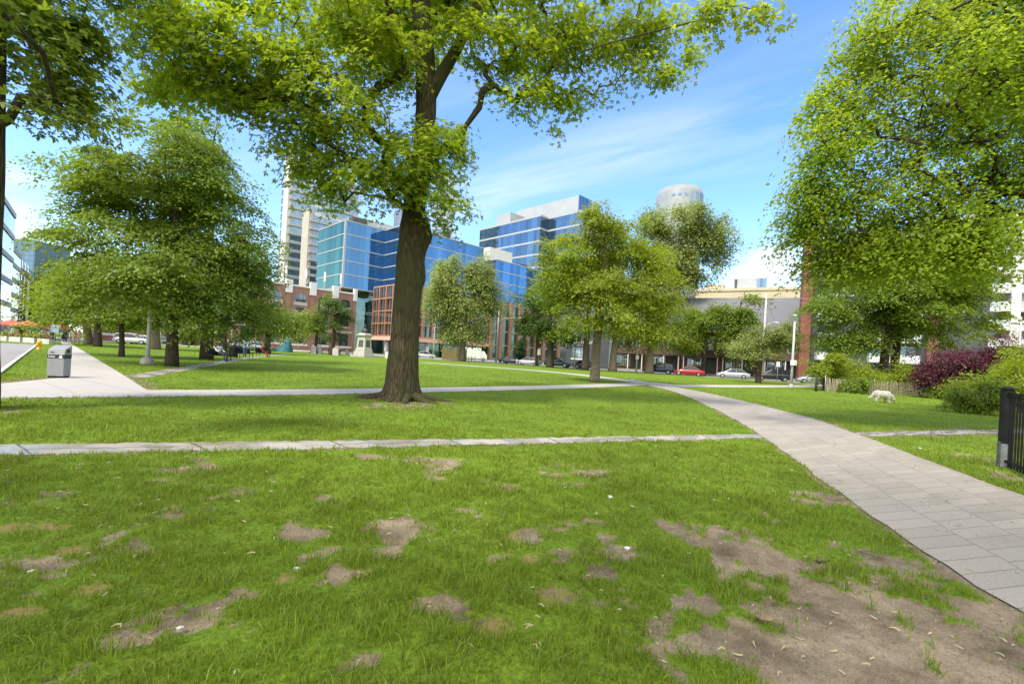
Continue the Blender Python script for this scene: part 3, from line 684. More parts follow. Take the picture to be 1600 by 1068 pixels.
def make_tree(label, base, blobs, trunk_r, leaf='mid', bark=None, n_cl=120, per=150, size=.16, cr=.75, flat=.5, droop=.25, lobes=1, seed=1,
              name='tree', cat='tree', fork=.3, lean=(0, 0), trunk=True, group=None, path=None, jit=.1, shell=.45, twig=.012, trunk_mesh=None, limb_scale=1.0, keep=None, fine=False, voids=0, shrink=1.0):
    """blobs: (centre vector, rx, ry, rz) ellipsoids that make the crown"""
    r = np.random.default_rng(seed); bark = bark or BARK2
    if fine: size *= .92; per = int(per * 1.2)
    root = thing(name, label, cat, (base.x, base.y, 0), group=group)
    O = np.array([base.x, base.y, 0.0])
    sh_, sv_ = cr * .6 * shrink, cr * (.35 + .35 * flat + .3 * droop) * shrink
    blobs = [(b[0], max(b[1] - sh_, b[1] * .35), max(b[2] - sh_, b[2] * .35), max(b[3] - sv_, b[3] * .3)) for b in blobs]
    wt = np.array([(b[1] * b[2] * b[3]) ** .5 for b in blobs]); wt /= wt.sum()
    C = []
    for b, k in zip(blobs, np.maximum(1, np.round(wt * n_cl)).astype(int)):
        dirs = unit(r.normal(size=(k, 3))); rad = r.random(k) ** shell
        C.append(np.array(b[0]) - O + dirs * rad[:, None] * np.array(b[1:4]))
    C = np.concatenate(C); C = C + r.normal(size=C.shape) * cr * np.array([.35, .35, .25]) * (1 + 1.6 * (r.random((len(C), 1)) < .13))
    for _ in range(voids):        # openings between the boughs
        v = C[r.integers(len(C))]; k_ = np.linalg.norm((C - v) * [1, 1, 1.6], axis=1) > cr * 1.25
        if k_.sum() > len(C) * .75: C = C[k_]
    C[:, 2] = np.maximum(C[:, 2], .25)
    if keep is not None: C = C[keep(C + O)]
    top = max(b[0].z + b[3] * .55 for b in blobs); cx = np.average([[b[0].x, b[0].y] for b in blobs], axis=0, weights=wt) - O[:2]
    # trunk line
    if path is None:
        zs = np.linspace(0, 1, 9); path = []
        for t in zs:
            k = max(0, t - fork) / (1 - fork)
            path.append(np.array([lean[0] * t + cx[0] * .7 * k + r.normal() * .02 * top * t * .5, lean[1] * t + cx[1] * .7 * k + r.normal() * .02 * top * t * .5, top * t]))
    path = [np.array(p, float) for p in path]; np_ = len(path)
    nodes = list(path); par = [-1] + list(range(np_ - 1)); order = np.argsort(np.linalg.norm(C - np.array(path)[np_ // 2], axis=1))
    minz = path[0][2] + (path[-1][2] - path[0][2]) * fork * .55
    chains = []
    for ci in order:
        c = C[ci]; A = np.array(nodes); dv = c - A; dist = np.linalg.norm(dv, axis=1)
        cost = dist + 1.2 * np.maximum(0, A[:, 2] - c[2]) + (A[:, 2] < minz) * 50
        j = int(np.argmin(cost)); p0 = A[j]; prev = j; ch = [j]; L_ = dist[j]; K = 3
        for q in range(1, K + 1):
            t = q / K; p = p0 + (c - p0) * t; p = p + np.array([0, 0, 1]) * L_ * .10 * math.sin(t * math.pi) + (r.normal(size=3) * L_ * jit * .5 if q < K else 0)
            nodes.append(p); par.append(prev); prev = len(nodes) - 1; ch.append(prev)
        chains.append(ch)
    cnt = np.zeros(len(nodes))
    for ch in chains:
        k = ch[-1]
        while k != -1: cnt[k] += 1; k = par[k]
    rad = twig * np.maximum(cnt, 1) ** .5 * limb_scale
    tot = max(cnt[0], 1)
    for i in range(np_):
        t = i / (np_ - 1); fl = 1 + .28 * math.exp(-t * top / .3)
        rad[i] = max(min(trunk_r * (1 - .25 * t), trunk_r * (cnt[i] / tot) ** .45 + .01), .02) * fl if True else 0
    rad[np_:] = np.minimum(rad[np_:], trunk_r * .5)
    def limb_tube(mbx, ch):
        pts = [nodes[k] for k in ch]; rs = [min(rad[ch[0]] * .7, rad[ch[1]] * 1.25)] + [rad[k] for k in ch[1:]]
        mbx.tube(pts, rs, 5, cap=False)
    if trunk_mesh is not None:
        trunk_mesh.parent = root; per_limb = {}
        for ch in chains:
            k = ch[1]
            while par[k] >= np_: k = par[k]
            per_limb.setdefault(k, MB()); limb_tube(per_limb[k], ch)
        for mbx in per_limb.values(): mbx.build('limb', bark, root, smooth=True)
    else:
        mbt = MB(); P = smooth_line(resample([Vector(p) for p in path], 28), 2)
        rr = np.interp(np.linspace(0, 1, 28), np.linspace(0, 1, np_), rad[:np_])
        P[0].z -= .1
        mbt.tube(P, list(rr), 12)
        for v in mbt.v:
            a = math.atan2(v.y, v.x); k = 1 + .06 * math.sin(3 * a + seed) * math.exp(-max(v.z, 0) / .8) + .03 * math.sin(5 * a + v.z * 2)
            v.x *= k; v.y *= k
        for ch in chains: limb_tube(mbt, ch)
        mbt.build('trunk', bark, root, smooth=True)
    # leaves
    k = len(C); n = k * per
    cs = np.repeat(C, per, 0); crv = np.repeat(cr * r.uniform(.6, 1.3, k), per)
    off = r.normal(size=(n, 3)) * .55; off = off / np.maximum(1, np.linalg.norm(off, axis=1, keepdims=True) / 1.25)
    off[:, 2] *= flat
    axis_ = cs - np.array([cx[0] * .5, cx[1] * .5, top * .45]); outw = axis_.copy(); outw[:, 2] *= .3; outw = unit(outw)
    rr_ = np.linalg.norm(off[:, :2], axis=1)
    P = cs + off * crv[:, None]; P[:, 2] -= droop * crv * rr_ ** 1.5 + droop * .5 * crv * np.maximum(0, (off * outw).sum(1))
    Nn = unit(np.array([0, 0, 1.0]) + r.normal(size=(n, 3)) * .55 + outw * .35 + off * .4)
    D = unit(off + outw * .5 + np.array([0, 0, -.45]) + r.normal(size=(n, 3)) * .4)
    P[:, 2] = np.maximum(P[:, 2], .03)
    leaf_mesh('crown', P, Nn, D, size * r.uniform(.65, 1.25, n), lobes, LM[leaf], root)
    return root

def blob(px, py, rx, ry, d, dd=0, depth=None):
    c = W(px, py, d + dd); k = (d + dd) / F
    return (c, rx * k, (depth if depth is not None else rx * k * .85), ry * k)

# --- the big maple in front: its trunk is traced in detail (ribs, burls, root flare)
def maple_trunk():
    d0 = G(630, 624).y
    prof = [(624, 634, 40), (624, 626, 34), (626, 616, 30), (627, 604, 27.5), (628.6, 585, 25.6), (630, 560, 24.4), (632, 530, 22.5), (634, 500, 21.8), (636.4, 470, 21.6), (638, 452, 21.4), (641, 436, 22.8), (641.5, 424, 23), (642, 405, 21.2), (644.5, 388, 22.5), (650, 370, 26.5), (648.5, 355, 24), (647, 340, 19), (648, 320, 17), (651, 300, 18), (656, 270, 16.5), (661, 240, 16), (664, 210, 16), (665, 180, 16), (667, 150, 16), (666, 130, 16.5), (664, 100, 15.5), (662, 60, 15.5), (659, 20, 15.5), (657, -20, 15), (654, -80, 14), (655, -160, 12), (660, -260, 9), (668, -360, 5)]
    Z = []; 
    for px, py, w in prof:
        p = W(px, py, d0); Z.append((p.z, p.x, w * d0 / F))
    Z = np.array(Z); Z[0, 0] = -.12
    n, K = 150, 260; b = W(630, 624, d0)
    zz = np.concatenate([np.linspace(-.12, .5, 60), np.linspace(.5, 9, 160)[1:], np.linspace(9, Z[-1, 0], 42)[1:]]); K = len(zz)
    xx = np.interp(zz, Z[:, 0], Z[:, 1]); ww = np.interp(zz, Z[:, 0], Z[:, 2])
    ker = np.array([1, 2, 3, 2, 1]) / 9
    for _ in range(2): xx[2:-2] = np.convolve(xx, ker, 'valid'); ww[2:-2] = np.convolve(ww, ker, 'valid')
    a = np.linspace(0, 2 * np.pi, n, endpoint=False)
    A, ZZ = np.meshgrid(a, zz); Rr = np.repeat(ww[:, None], n, 1)
    flare = np.exp(-np.maximum(ZZ, 0) / .28)
    but = (np.maximum(0, np.sin(A * 3 + .6)) ** 2 * .52 + np.maximum(0, np.sin(A * 5 + 2.0)) ** 3 * .34 - .16) * flare
    # rounded burls (angle 0 = right of the picture, -90 deg = towards the park visitor)
    for az, zb, sa, sz, am in ((R(-25), W(650, 350, d0).z, .75, .28, .06), (R(-20), W(640, 432, d0).z, .9, .22, .08), (R(-115), W(640, 440, d0).z, .6, .16, .09), (R(200), W(640, 410, d0).z, .7, .3, .05)):
        da = np.angle(np.exp(1j * (A - az))); but += am * np.exp(-(da / sa) ** 2 - ((ZZ - zb) / sz) ** 2)
    ridge = (np.abs(vnoise(A / (2 * np.pi) * 46 % 46, ZZ * 1.7, 5) - .5) * 2) ** .7
    ridge2 = fbm(A / (2 * np.pi) * 20, ZZ * 2.2, 8)
    Rr = Rr * (1 + but) - .022 * (1 - ridge) * np.clip(ww[:, None] / .4, .3, 1) + (ridge2 - .5) * .03
    X = xx[:, None] + np.cos(A) * Rr; Y = np.sin(A) * Rr * .95
    V = np.stack([X - b.x, Y, ZZ], -1).reshape(-1, 3)
    I = np.arange(K * n).reshape(K, n); J = np.roll(I, -1, 1)
    Q = np.stack([I[:-1], J[:-1], J[1:], I[1:]], -1).reshape(-1, 4)
    o = np_mesh('trunk', V, np.full(len(Q), 4), Q.ravel(), BARK, smooth=True)
    line = [np.array([x - b.x, 0, z]) for x, z in zip(xx[::14], zz[::14])]
    return o, d0, line, b
tk, DH, line, hb = maple_trunk()
hb = Vector((hb.x, DH, 0))
line = [p for p in line if p[2] > 2.0]; line.insert(0, np.array([0, 0, 0.0]))
mblobs = [blob(*b) for b in [
    (560, 60, 150, 90, DH, -1), (420, 90, 150, 70, DH, -2), (300, 60, 120, 70, DH, -3), (250, 130, 60, 40, DH, -2), (520, 190, 120, 90, DH, -1.5), (485, 250, 50, 65, DH, -1.5), (590, 285, 75, 65, DH, -1.2), (510, 300, 45, 40, DH, -1), (655, 240, 90, 85, DH, -1), (690, 325, 42, 42, DH, -.8), (400, 150, 60, 55, DH, -2), (320, 130, 90, 55, DH, -2.5), (230, 170, 50, 40, DH, -2.5),
    (715, 215, 30, 60, DH, -.4), (790, 60, 110, 70, DH, -.5), (820, 140, 60, 40, DH, -.5), (900, 70, 90, 50, DH, 0), (890, 150, 40, 40, DH, .2), (870, 195, 9, 10, DH, 0), (1010, 50, 80, 50, DH, .4), (1015, 120, 55, 28, DH, .3), (1080, 80, 25, 30, DH, .3), (1140, 0, 60, 34, DH, -4.5), (1185, 12, 30, 26, DH, -4.5),
    (560, -60, 220, 60, DH, 0), (850, -50, 200, 60, DH, .5), (680, -160, 260, 60, DH, 0), (300, -50, 160, 60, DH, -2), (620, 20, 150, 70, DH, 3.0)]]
def maple_keep(C):               # a few sky gaps the photo shows through the crown
    k = np.ones(len(C), bool)
    u = F * C[:, 0] / C[:, 1]; v = -F * (C[:, 2] - EYE) / C[:, 1]
    for gx_, gy_, gr in ((985, 170, 40), (760, 195, 30)):
        r_, up_ = ray(gx_, gy_); k &= ((u - r_ * F) ** 2 + (v + up_ * F) ** 2) > gr ** 2
    return k
big = make_tree('big old maple with a burled dark trunk standing in the near lawn', hb, mblobs, .5, 'maple', BARK, n_cl=1250, per=60, size=.13, cr=.5, flat=.55, droop=.5, lobes=3, seed=11,
          name='maple_tree', path=line, trunk_mesh=tk, fork=.55, twig=.0062, jit=.12, limb_scale=1.0, keep=maple_keep, voids=18)
# the stout fork limb that leaves the trunk on its right
mbf = MB(); fk = [W(672, 150, DH), W(690, 115, DH), W(708, 88, DH), W(722, 60, DH), W(742, 20, DH), W(765, -40, DH), W(800, -110, DH)]
fk = smooth_line(resample(fk, 16), 2); mbf.tube([p - Vector((hb.x, hb.y, 0)) for p in fk], list(np.linspace(.20, .09, 16)), 10); mbf.build('limb', BARK, big, smooth=True)

rr_ = np.random.default_rng(4)
for a_, l_ in ((-2.9, 1.5), (-2.3, .9), (-1.7, .7), (-1.1, .95), (-.5, 1.3), (.1, 1.6), (3.0, 1.7), (2.4, 1.0)):
    mr = MB(); pts = []; ph = a_
    for t_ in np.linspace(0, 1, 9):
        rr0 = .38 + t_ * l_; ph += rr_.normal() * .06; pts.append((math.cos(ph) * rr0, math.sin(ph) * rr0, .17 * (1 - t_) ** 2 - .03 - .05 * t_))
    mr.tube(pts, list(np.linspace(.15, .035, 9)), 9); mr.build('root', BARK, big, smooth=True)

def T(label, bpx, bd, blobs, **kw):
    base = GX(bpx, bd)
    kw.setdefault('fine', True); kw.setdefault('voids', 6)
    return make_tree(label, base, [blob(b[0], b[1], b[2], b[3], bd, *(b[4:])) for b in blobs], **kw)

# --- tree at the left edge of the lawn, only its trunk side and hanging boughs show
lb = G(-2, 642); DL = lb.y
make_tree('tree cut off by the left edge of the picture with hanging boughs', Vector((lb.x - .52, lb.y, 0)),
     [blob(*b) for b in [(60, 30, 80, 60, DL, .5), (130, 70, 65, 70, DL, .8), (125, 140, 65, 60, DL, .6), (30, 100, 50, 45, DL, .3), (100, 175, 50, 40, DL, .4), (-40, -60, 160, 90, DL, 0), (-200, 0, 160, 120, DL, -.5), (0, -200, 220, 90, DL, .5), (-150, -120, 200, 120, DL, -3), (120, -100, 120, 70, DL, 2)]],
     .33, 'dark', BARK, n_cl=150, per=130, size=.13, cr=.5, flat=.6, droop=.6, lobes=3, seed=21, name='tree', fork=.45, path=[(-.02, 0, 0), (.0, 0, 1), (-.02, 0, 2), (-.02, 0, 3), (-.03, 0, 4), (-.05, 0, 5), (-.1, 0, 6.5), (-.2, 0, 8), (-.3, 0, 9.5)])
# --- shade tree behind the visitor, out of the picture but for its shade on the near lawn
make_tree('broad shade tree behind the near lawn', Vector((-2.5, -5.5, 0)), [(Vector((-3, -4.0, 9.5)), 6.5, 5.5, 3.0), (Vector((3.0, -3.5, 9.5)), 5, 5, 2.6), (Vector((-8.5, -2.5, 9)), 4, 4.5, 2.5), (Vector((-1, -2, 12.5)), 5, 5, 2.5)],
     .45, 'maple', BARK, n_cl=120, per=60, size=.26, cr=1.0, seed=31, name='tree', fork=.4)
# --- right-hand overhanging tree
DR = 12.5
rb = GX(1790, DR)
make_tree('wide elm reaching in from the right edge with long dark boughs', rb, [blob(*b) for b in [
    (1430, 110, 150, 95, DR, 0), (1560, 60, 120, 90, DR, .5), (1330, 210, 70, 60, DR, -.3), (1270, 245, 40, 22, DR, -.3), (1500, 210, 140, 80, DR, .5), (1390, 300, 110, 60, DR, 0), (1290, 325, 55, 60, DR, .2), (1262, 300, 40, 45, DR, 0), (1275, 355, 38, 45, DR, .1), (1325, 385, 60, 45, DR, .2), (1400, 380, 100, 42, DR, .3), (1490, 385, 90, 42, DR, .6), (1470, 370, 120, 48, DR, .6), (1330, 395, 70, 42, DR, .4), (1560, 280, 80, 60, DR, .8), (1550, 375, 30, 25, DR, .5),
    (1370, 60, 70, 50, DR, 0), (1310, 150, 40, 40, DR, -.2), (1600, -60, 260, 90, DR, 0), (1750, 60, 160, 160, DR, 0), (1850, 200, 150, 150, DR, 0), (1700, -150, 260, 100, DR, 1), (1680, 200, 90, 110, DR, 1.5), (1620, 100, 120, 100, DR, 3)]],
     .42, 'elm', BARK2, n_cl=1500, per=115, size=.108, cr=.62, flat=.45, droop=.75, shrink=.15, seed=41, name='elm_tree', fork=.28, jit=.22, twig=.008)

# --- the big layered tree group on the left
T('tall dark linden with layered boughs beside the sidewalk', 268, 23.3, [(270, 215, 100, 60), (312, 240, 70, 56), (200, 240, 80, 45), (250, 290, 140, 70), (165, 290, 60, 35), (315, 300, 85, 70), (220, 380, 150, 60, -1), (350, 390, 90, 60), (150, 430, 80, 40, -1), (260, 450, 130, 50, -1), (390, 430, 55, 50, 1), (330, 480, 80, 30, 0), (400, 490, 40, 30, 2), (120, 370, 55, 45, 0), (125, 300, 60, 40, 0), (385, 350, 42, 60), (270, 330, 130, 110, 2.5)],
  trunk_r=.25, leaf='dark', n_cl=330, per=250, size=.17, cr=1.05, flat=.22, droop=.5, seed=51, name='linden_tree', fork=.25)
T('linden behind the tall one, its trunk right of the sidewalk lamp', 322, 33.7, [(310, 300, 75, 80), (350, 420, 100, 70), (280, 440, 90, 60), (300, 200, 60, 50), (400, 400, 45, 60), (420, 470, 30, 40)],
  trunk_r=.36, leaf='dark', n_cl=170, per=110, size=.24, cr=1.2, flat=.42, seed=52, name='linden_tree', fork=.2)
T('slim low-branched tree between sidewalk and lamp post', 190, 30.4, [(180, 430, 90, 55), (120, 440, 60, 45), (240, 450, 60, 50), (170, 490, 100, 24), (110, 470, 50, 40), (230, 490, 50, 20)],
  trunk_r=.15, leaf='mid', n_cl=170, per=110, size=.2, cr=1.0, flat=.42, seed=53, fork=.12)
T('thin dark trunked tree close beside the far sidewalk', 153, 50, [(140, 450, 60, 50), (90, 470, 45, 40), (180, 480, 50, 25)], trunk_r=.32, leaf='mid', n_cl=90, per=100, size=.32, cr=1.7, seed=54, fork=.15)
T('pale trunked tree at the far end of the sidewalk', 138, 56, [(110, 470, 50, 45), (85, 490, 30, 22), (150, 495, 40, 18)], trunk_r=.42, leaf='lime', bark=BARK3, n_cl=80, per=100, size=.32, cr=1.7, seed=55, fork=.12)
T('stout trunked tree shaded behind the sidewalk lamp post', 240, 52, [(240, 440, 80, 60), (290, 480, 60, 30), (200, 490, 50, 22)], trunk_r=.55, leaf='mid', bark=BARK3, n_cl=90, per=100, size=.34, cr=1.8, seed=56, fork=.15)
T('dark tree behind the bench with the seated man', 346, 58, [(350, 450, 60, 50), (400, 470, 40, 40), (330, 490, 50, 22)], trunk_r=.55, leaf='deep', n_cl=90, per=100, size=.36, cr=1.9, seed=57, fork=.15)
T('dark green tree leaning over the far bench with the red visitor', 418, 62, [(420, 480, 40, 50), (445, 500, 30, 30), (400, 505, 35, 22), (380, 470, 30, 40)], trunk_r=.35, leaf='mid', n_cl=90, per=100, size=.34, cr=1.7, seed=58, fork=.15)
T('pale bushy street tree beside the old brick building', 452, 85, [(455, 505, 35, 35), (470, 495, 22, 22)], trunk_r=.3, leaf='grey', n_cl=60, per=100, size=.42, cr=1.9, seed=59, fork=.2)
T('small round tree left of the pair before the brick building', 493, 80, [(497, 490, 16, 22), (505, 475, 20, 16), (490, 515, 18, 16), (500, 520, 18, 14)], trunk_r=.28, leaf='mid', n_cl=70, per=100, size=.36, cr=1.3, seed=60, fork=.2)
T('round dark tree right beside the stone monument', 519, 76, [(535, 500, 20, 28), (525, 475, 20, 15), (530, 525, 24, 14), (515, 505, 18, 25)], trunk_r=.34, leaf='deep', n_cl=90, per=100, size=.34, cr=1.3, seed=61, fork=.2)
# left street trees
T('leafy street tree behind the patio umbrellas', 34, 78, [(60, 480, 30, 35), (40, 495, 20, 22), (85, 480, 25, 40)], trunk_r=.3, leaf='deep', n_cl=80, per=100, size=.42, cr=1.9, seed=62, fork=.2)
T('bright street tree rising left of the linden over the patio', 82, 70, [(88, 445, 30, 35), (75, 465, 26, 30), (95, 410, 16, 20)], trunk_r=.3, leaf='mid', n_cl=80, per=100, size=.38, cr=1.7, seed=63, fork=.2)
T('broad tree over the crowd at the end of the sidewalk', 100, 84, [(120, 495, 40, 20), (160, 500, 40, 18), (200, 505, 40, 14)], trunk_r=.3, leaf='lime', n_cl=80, per=100, size=.42, cr=1.9, seed=64, fork=.2)
T('pale tree beyond the parked cars on the left', 290, 92, [(290, 500, 50, 25), (250, 505, 40, 18), (330, 505, 30, 22)], trunk_r=.35, leaf='grey', n_cl=90, per=100, size=.46, cr=2.1, seed=65, fork=.2)
T('low clipped hedge tree behind the left parked cars', 300, 96, [(310, 528, 35, 10), (280, 530, 30, 9)], trunk_r=.2, leaf='mid', n_cl=60, per=100, size=.4, cr=1.6, seed=66, fork=.1)
# middle
T('pale grey-green tree in front of the orange framed building', 722, 84, [(720, 470, 60, 62), (765, 465, 36, 55), (688, 470, 36, 60), (750, 430, 36, 36), (700, 425, 34, 34), (725, 515, 55, 26)],
  trunk_r=.5, leaf='grey', bark=BARK3, n_cl=300, per=130, size=.40, cr=1.6, flat=.8, droop=.5, seed=71, fork=.2)
T('small blue-green conifer between orange columns', 813, 92, [(814, 556, 10, 8), (814, 545, 8, 8), (814, 535, 5, 7), (814, 527, 2.5, 6)], trunk_r=.15, leaf='spruce', n_cl=60, per=90, size=.30, cr=.8, flat=.35, droop=.5, seed=72, name='spruce_tree', fork=.05)
# right cluster
T('bright yellow-green tree standing alone on the lawn edge', 929, 31.6, [(930, 340, 45, 38), (900, 390, 60, 50), (970, 380, 60, 55), (1020, 420, 55, 50), (880, 450, 55, 45), (950, 450, 80, 50, -1), (1030, 480, 45, 40), (930, 500, 50, 25, -1), (1000, 510, 60, 22), (865, 400, 30, 30), (940, 400, 80, 70, 2)],
  trunk_r=.30, leaf='lime', bark=BARK3, n_cl=330, per=150, size=.19, cr=1.0, flat=.38, droop=.4, seed=73, fork=.2)
T('dark trunked tree just behind the bright lawn tree', 914, 68, [(880, 440, 40, 50), (930, 440, 50, 60), (960, 500, 40, 30), (890, 510, 30, 22)], trunk_r=.5, leaf='mid', n_cl=130, per=100, size=.38, cr=1.9, seed=74, fork=.2)
T('dark green street tree beside the grey shopfront', 859, 74, [(855, 490, 30, 45), (840, 520, 26, 22), (880, 520, 26, 22), (835, 465, 16, 22)], trunk_r=.55, leaf='deep', n_cl=120, per=110, size=.36, cr=1.7, seed=75, fork=.2)
T('street tree with a thin dark trunk left of the parked green car', 838, 80, [(825, 505, 20, 24), (845, 470, 22, 30), (820, 535, 14, 10)], trunk_r=.3, leaf='deep', n_cl=80, per=100, size=.4, cr=1.7, seed=76, fork=.2)
T('pale trunked tree leaning behind the bright lawn tree', 957, 70, [(985, 470, 40, 40), (960, 510, 30, 25), (1010, 510, 30, 22)], trunk_r=.55, leaf='mid', bark=BARK3, n_cl=100, per=100, size=.38, cr=1.8, seed=77, fork=.25)
T('thick pale trunked street tree beside the dark parked car', 1014, 71, [(1020, 490, 45, 40), (1060, 500, 30, 30), (1000, 530, 40, 16), (1070, 535, 25, 14)], trunk_r=.62, leaf='mid', bark=BARK3, n_cl=120, per=110, size=.38, cr=1.8, seed=78, fork=.25)
T('very tall silvery poplar rising behind the bright lawn tree', 1050, 88, [(1062, 350, 60, 40), (1020, 362, 42, 46), (1122, 375, 34, 50), (1095, 390, 40, 60), (1110, 358, 22, 22), (1040, 400, 50, 50), (1085, 430, 40, 30), (1030, 470, 40, 40)], trunk_r=.7, leaf='grey', bark=BARK3, n_cl=330, per=110, size=.46, cr=1.9, flat=.9, seed=79, fork=.3)
T('olive green tree before the row houses above the red car', 1098, 76, [(1095, 505, 35, 38), (1120, 490, 25, 25), (1075, 540, 25, 14), (1130, 530, 30, 20)], trunk_r=.4, leaf='mid', n_cl=130, per=110, size=.38, cr=1.7, seed=80, fork=.2)
T('leafy tree under the grey roof behind the silver car', 1150, 74, [(1155, 490, 25, 28), (1170, 475, 20, 16), (1150, 525, 30, 22)], trunk_r=.35, leaf='mid', n_cl=110, per=110, size=.38, cr=1.6, seed=81, fork=.2)
T('small crooked olive tree between the utility pole and lamp post', 1185, 52, [(1190, 540, 35, 22), (1215, 530, 28, 22), (1165, 545, 24, 16), (1200, 515, 22, 12), (1235, 520, 16, 24)], trunk_r=.28, leaf='grey', n_cl=170, per=90, size=.24, cr=.9, flat=.6, seed=82, fork=.25)
# right planting
T('dense two-trunked dark green tree behind the picket fence', 1378, 47, [(1370, 470, 90, 60), (1310, 480, 50, 55), (1440, 470, 90, 60), (1515, 490, 62, 42), (1400, 420, 110, 65), (1340, 528, 70, 36), (1440, 515, 75, 34), (1300, 535, 35, 24), (1345, 420, 60, 50), (1490, 430, 70, 60), (1520, 440, 45, 50)],
  trunk_r=.42, leaf='mid', n_cl=300, per=220, size=.27, cr=1.6, flat=.25, droop=.5, seed=83, fork=.2)
T('slimmer dark trunked tree close right of the two-trunked one', 1396, 48, [(1410, 500, 40, 25), (1400, 460, 40, 40), (1440, 490, 30, 22)], trunk_r=.38, leaf='mid', n_cl=60, per=110, size=.28, cr=1.3, seed=84, fork=.3)
T('small pale young tree at the left end of the picket fence', 1287, 40, [(1290, 570, 20, 14), (1305, 560, 14, 12), (1278, 578, 14, 9)], trunk_r=.12, leaf='lime', n_cl=60, per=80, size=.2, cr=.6, seed=85, fork=.3)
def shrub(label, px, d, blobs, group=None, **kw):
    blobs = [tuple(b) for b in blobs]; base = GX(px, d); bl = []
    for b in blobs:
        c, a1, a2, a3 = blob(b[0], b[1], b[2], b[3], d); top = c.z + a3; bl.append((Vector((c.x, c.y, top * .52)), a1 * 1.25, a2 * 1.25, top * .52))
    return make_tree(label, base, bl, fine=True, voids=3, name='shrub', cat='shrub', trunk_r=.06, fork=.05, group=group, **kw)
shrub('dark purple-leaved smoke bush beyond the iron fence', 1500, 37, [(1480, 565, 45, 22), (1530, 555, 40, 20), (1450, 580, 25, 20), (1500, 590, 40, 14), (1560, 560, 25, 18)], leaf='purple', n_cl=200, per=110, size=.17, cr=.7, flat=.8, seed=91)
shrub('purple-leaved bush low behind the white balconies', 1585, 42, [(1585, 540, 40, 20), (1560, 525, 30, 12), (1600, 560, 30, 16)], leaf='purple', n_cl=100, per=100, size=.2, cr=.8, flat=.8, seed=92)
shrub('bright green shrub bank behind the iron fence', 1570, 25, [(1560, 590, 40, 20), (1600, 580, 40, 22), (1520, 592, 26, 16), (1640, 590, 60, 28), (1500, 596, 16, 14)], leaf='lime', n_cl=210, per=120, size=.15, cr=.55, flat=.6, seed=93)
shrub('feathery olive bush at the edge of the planting bed', 1530, 21.5, [(1525, 612, 28, 18), (1545, 606, 20, 18), (1505, 615, 14, 12), (1550, 622, 12, 14)], leaf='mid', n_cl=120, per=100, size=.10, cr=.35, flat=.7, seed=94)
shrub('yellow-green shrub at the right frame edge', 1590, 33, [(1580, 545, 25, 16), (1610, 550, 30, 22)], leaf='lime', n_cl=70, per=100, size=.18, cr=.6, seed=95)
shrub('light green shrub under the two-trunked tree on its left', 1320, 42, [(1320, 572, 30, 16), (1295, 582, 18, 12), (1345, 580, 25, 12)], leaf='lime', n_cl=110, per=110, size=.2, cr=.7, flat=.7, seed=96)
shrub('green shrub under the two-trunked tree on its right', 1410, 43, [(1405, 580, 30, 10), (1430, 575, 25, 12), (1380, 585, 25, 10)], leaf='lime', n_cl=90, per=110, size=.2, cr=.7, flat=.7, seed=97)
shrub('grey-green shrub growing through the picket fence', 1340, 38, [(1340, 598, 26, 12), (1315, 603, 18, 8)], leaf='mid', n_cl=70, per=110, size=.15, cr=.5, flat=.7, seed=98)
shrub('mixed green shrub between fence end and feathery bush', 1480, 36, [(1478, 608, 22, 12), (1495, 600, 15, 12)], leaf='mid', n_cl=80, per=110, size=.15, cr=.5, seed=99)
# ------------------------------------------------------------------ buildings
A45 = Vector((1, 1, 0)).normalized()
WHITE = mat('white_render', (.66, .65, .62), .75, var=.05, scale=.4)
PRECAST = mat('precast_panel', (.58, .55, .51), .8, var=.06, scale=.3)
SLAB = mat('pale_slab', (.40, .42, .43), .6, var=.06, scale=.5)
GREYM = mat('grey_metal', (.30, .31, .33), .5, .3, var=.08, scale=.5)
LIGHTM = mat('light_metal_screen', (.42, .44, .44), .5, .2, var=.05, scale=.3)
DARKW = mat('dark_opening', (.02, .022, .025), .2, spec=.5)
STONE = mat('pale_stone', (.42, .40, .35), .85, var=.12, scale=2, bump=.3, bscale=12)
COPPER = mat('orange_metal_frame', (.46, .22, .12), .45, .35, var=.12, scale=1.2)
RED = brick_mat('red_brick', (.30, .105, .07), (.24, .08, .055), (.28, .2, .16))
REDP = mat('red_panel', (.22, .075, .06), .6, var=.1, scale=.6)
RED2 = brick_mat('orange_brick', (.40, .21, .15), (.34, .165, .115), (.33, .26, .2))
BROWN = brick_mat('brown_brick', (.20, .10, .07), (.15, .075, .05), (.2, .16, .13))
CREAM = mat('cream_wall', (.50, .42, .30), .85, var=.05, scale=.4)
ROOFG = mat('grey_shingle', (.17, .17, .18), .9, var=.15, scale=3, stretch=(1, 1, 5))
CHAR = mat('charcoal_panel', (.075, .08, .09), .6, var=.1, scale=.8)
G_BLUE = glass_mat('blue_glass', (.07, .19, .36), grid=(1.6, 50), line=(.10, .18, .27))
G_GREEN = glass_mat('green_glass', (.06, .19, .125), grid=(1.4, 50), line=(.15, .24, .21), vary=.3)
G_TEAL = glass_mat('steel_blue_glass', (.11, .19, .27), grid=(1.5, 50), line=(.17, .24, .29))
G_DARK = glass_mat('dark_glass', (.10, .15, .17), grid=(1.2, 3.3), line=(.04, .05, .05), metal=.7)
G_DKG = glass_mat('dark_green_glass', (.08, .15, .14), grid=(1.5, 2.0), line=(.10, .13, .12), metal=.7)
G_WIN = glass_mat('window_glass', (.17, .22, .27), grid=(.9, 1.5), line=(.55, .55, .53), metal=.7)
G_RIB = glass_mat('ribbon_glass', (.16, .25, .35), grid=(1.1, 50), line=(.30, .33, .36), metal=.75)
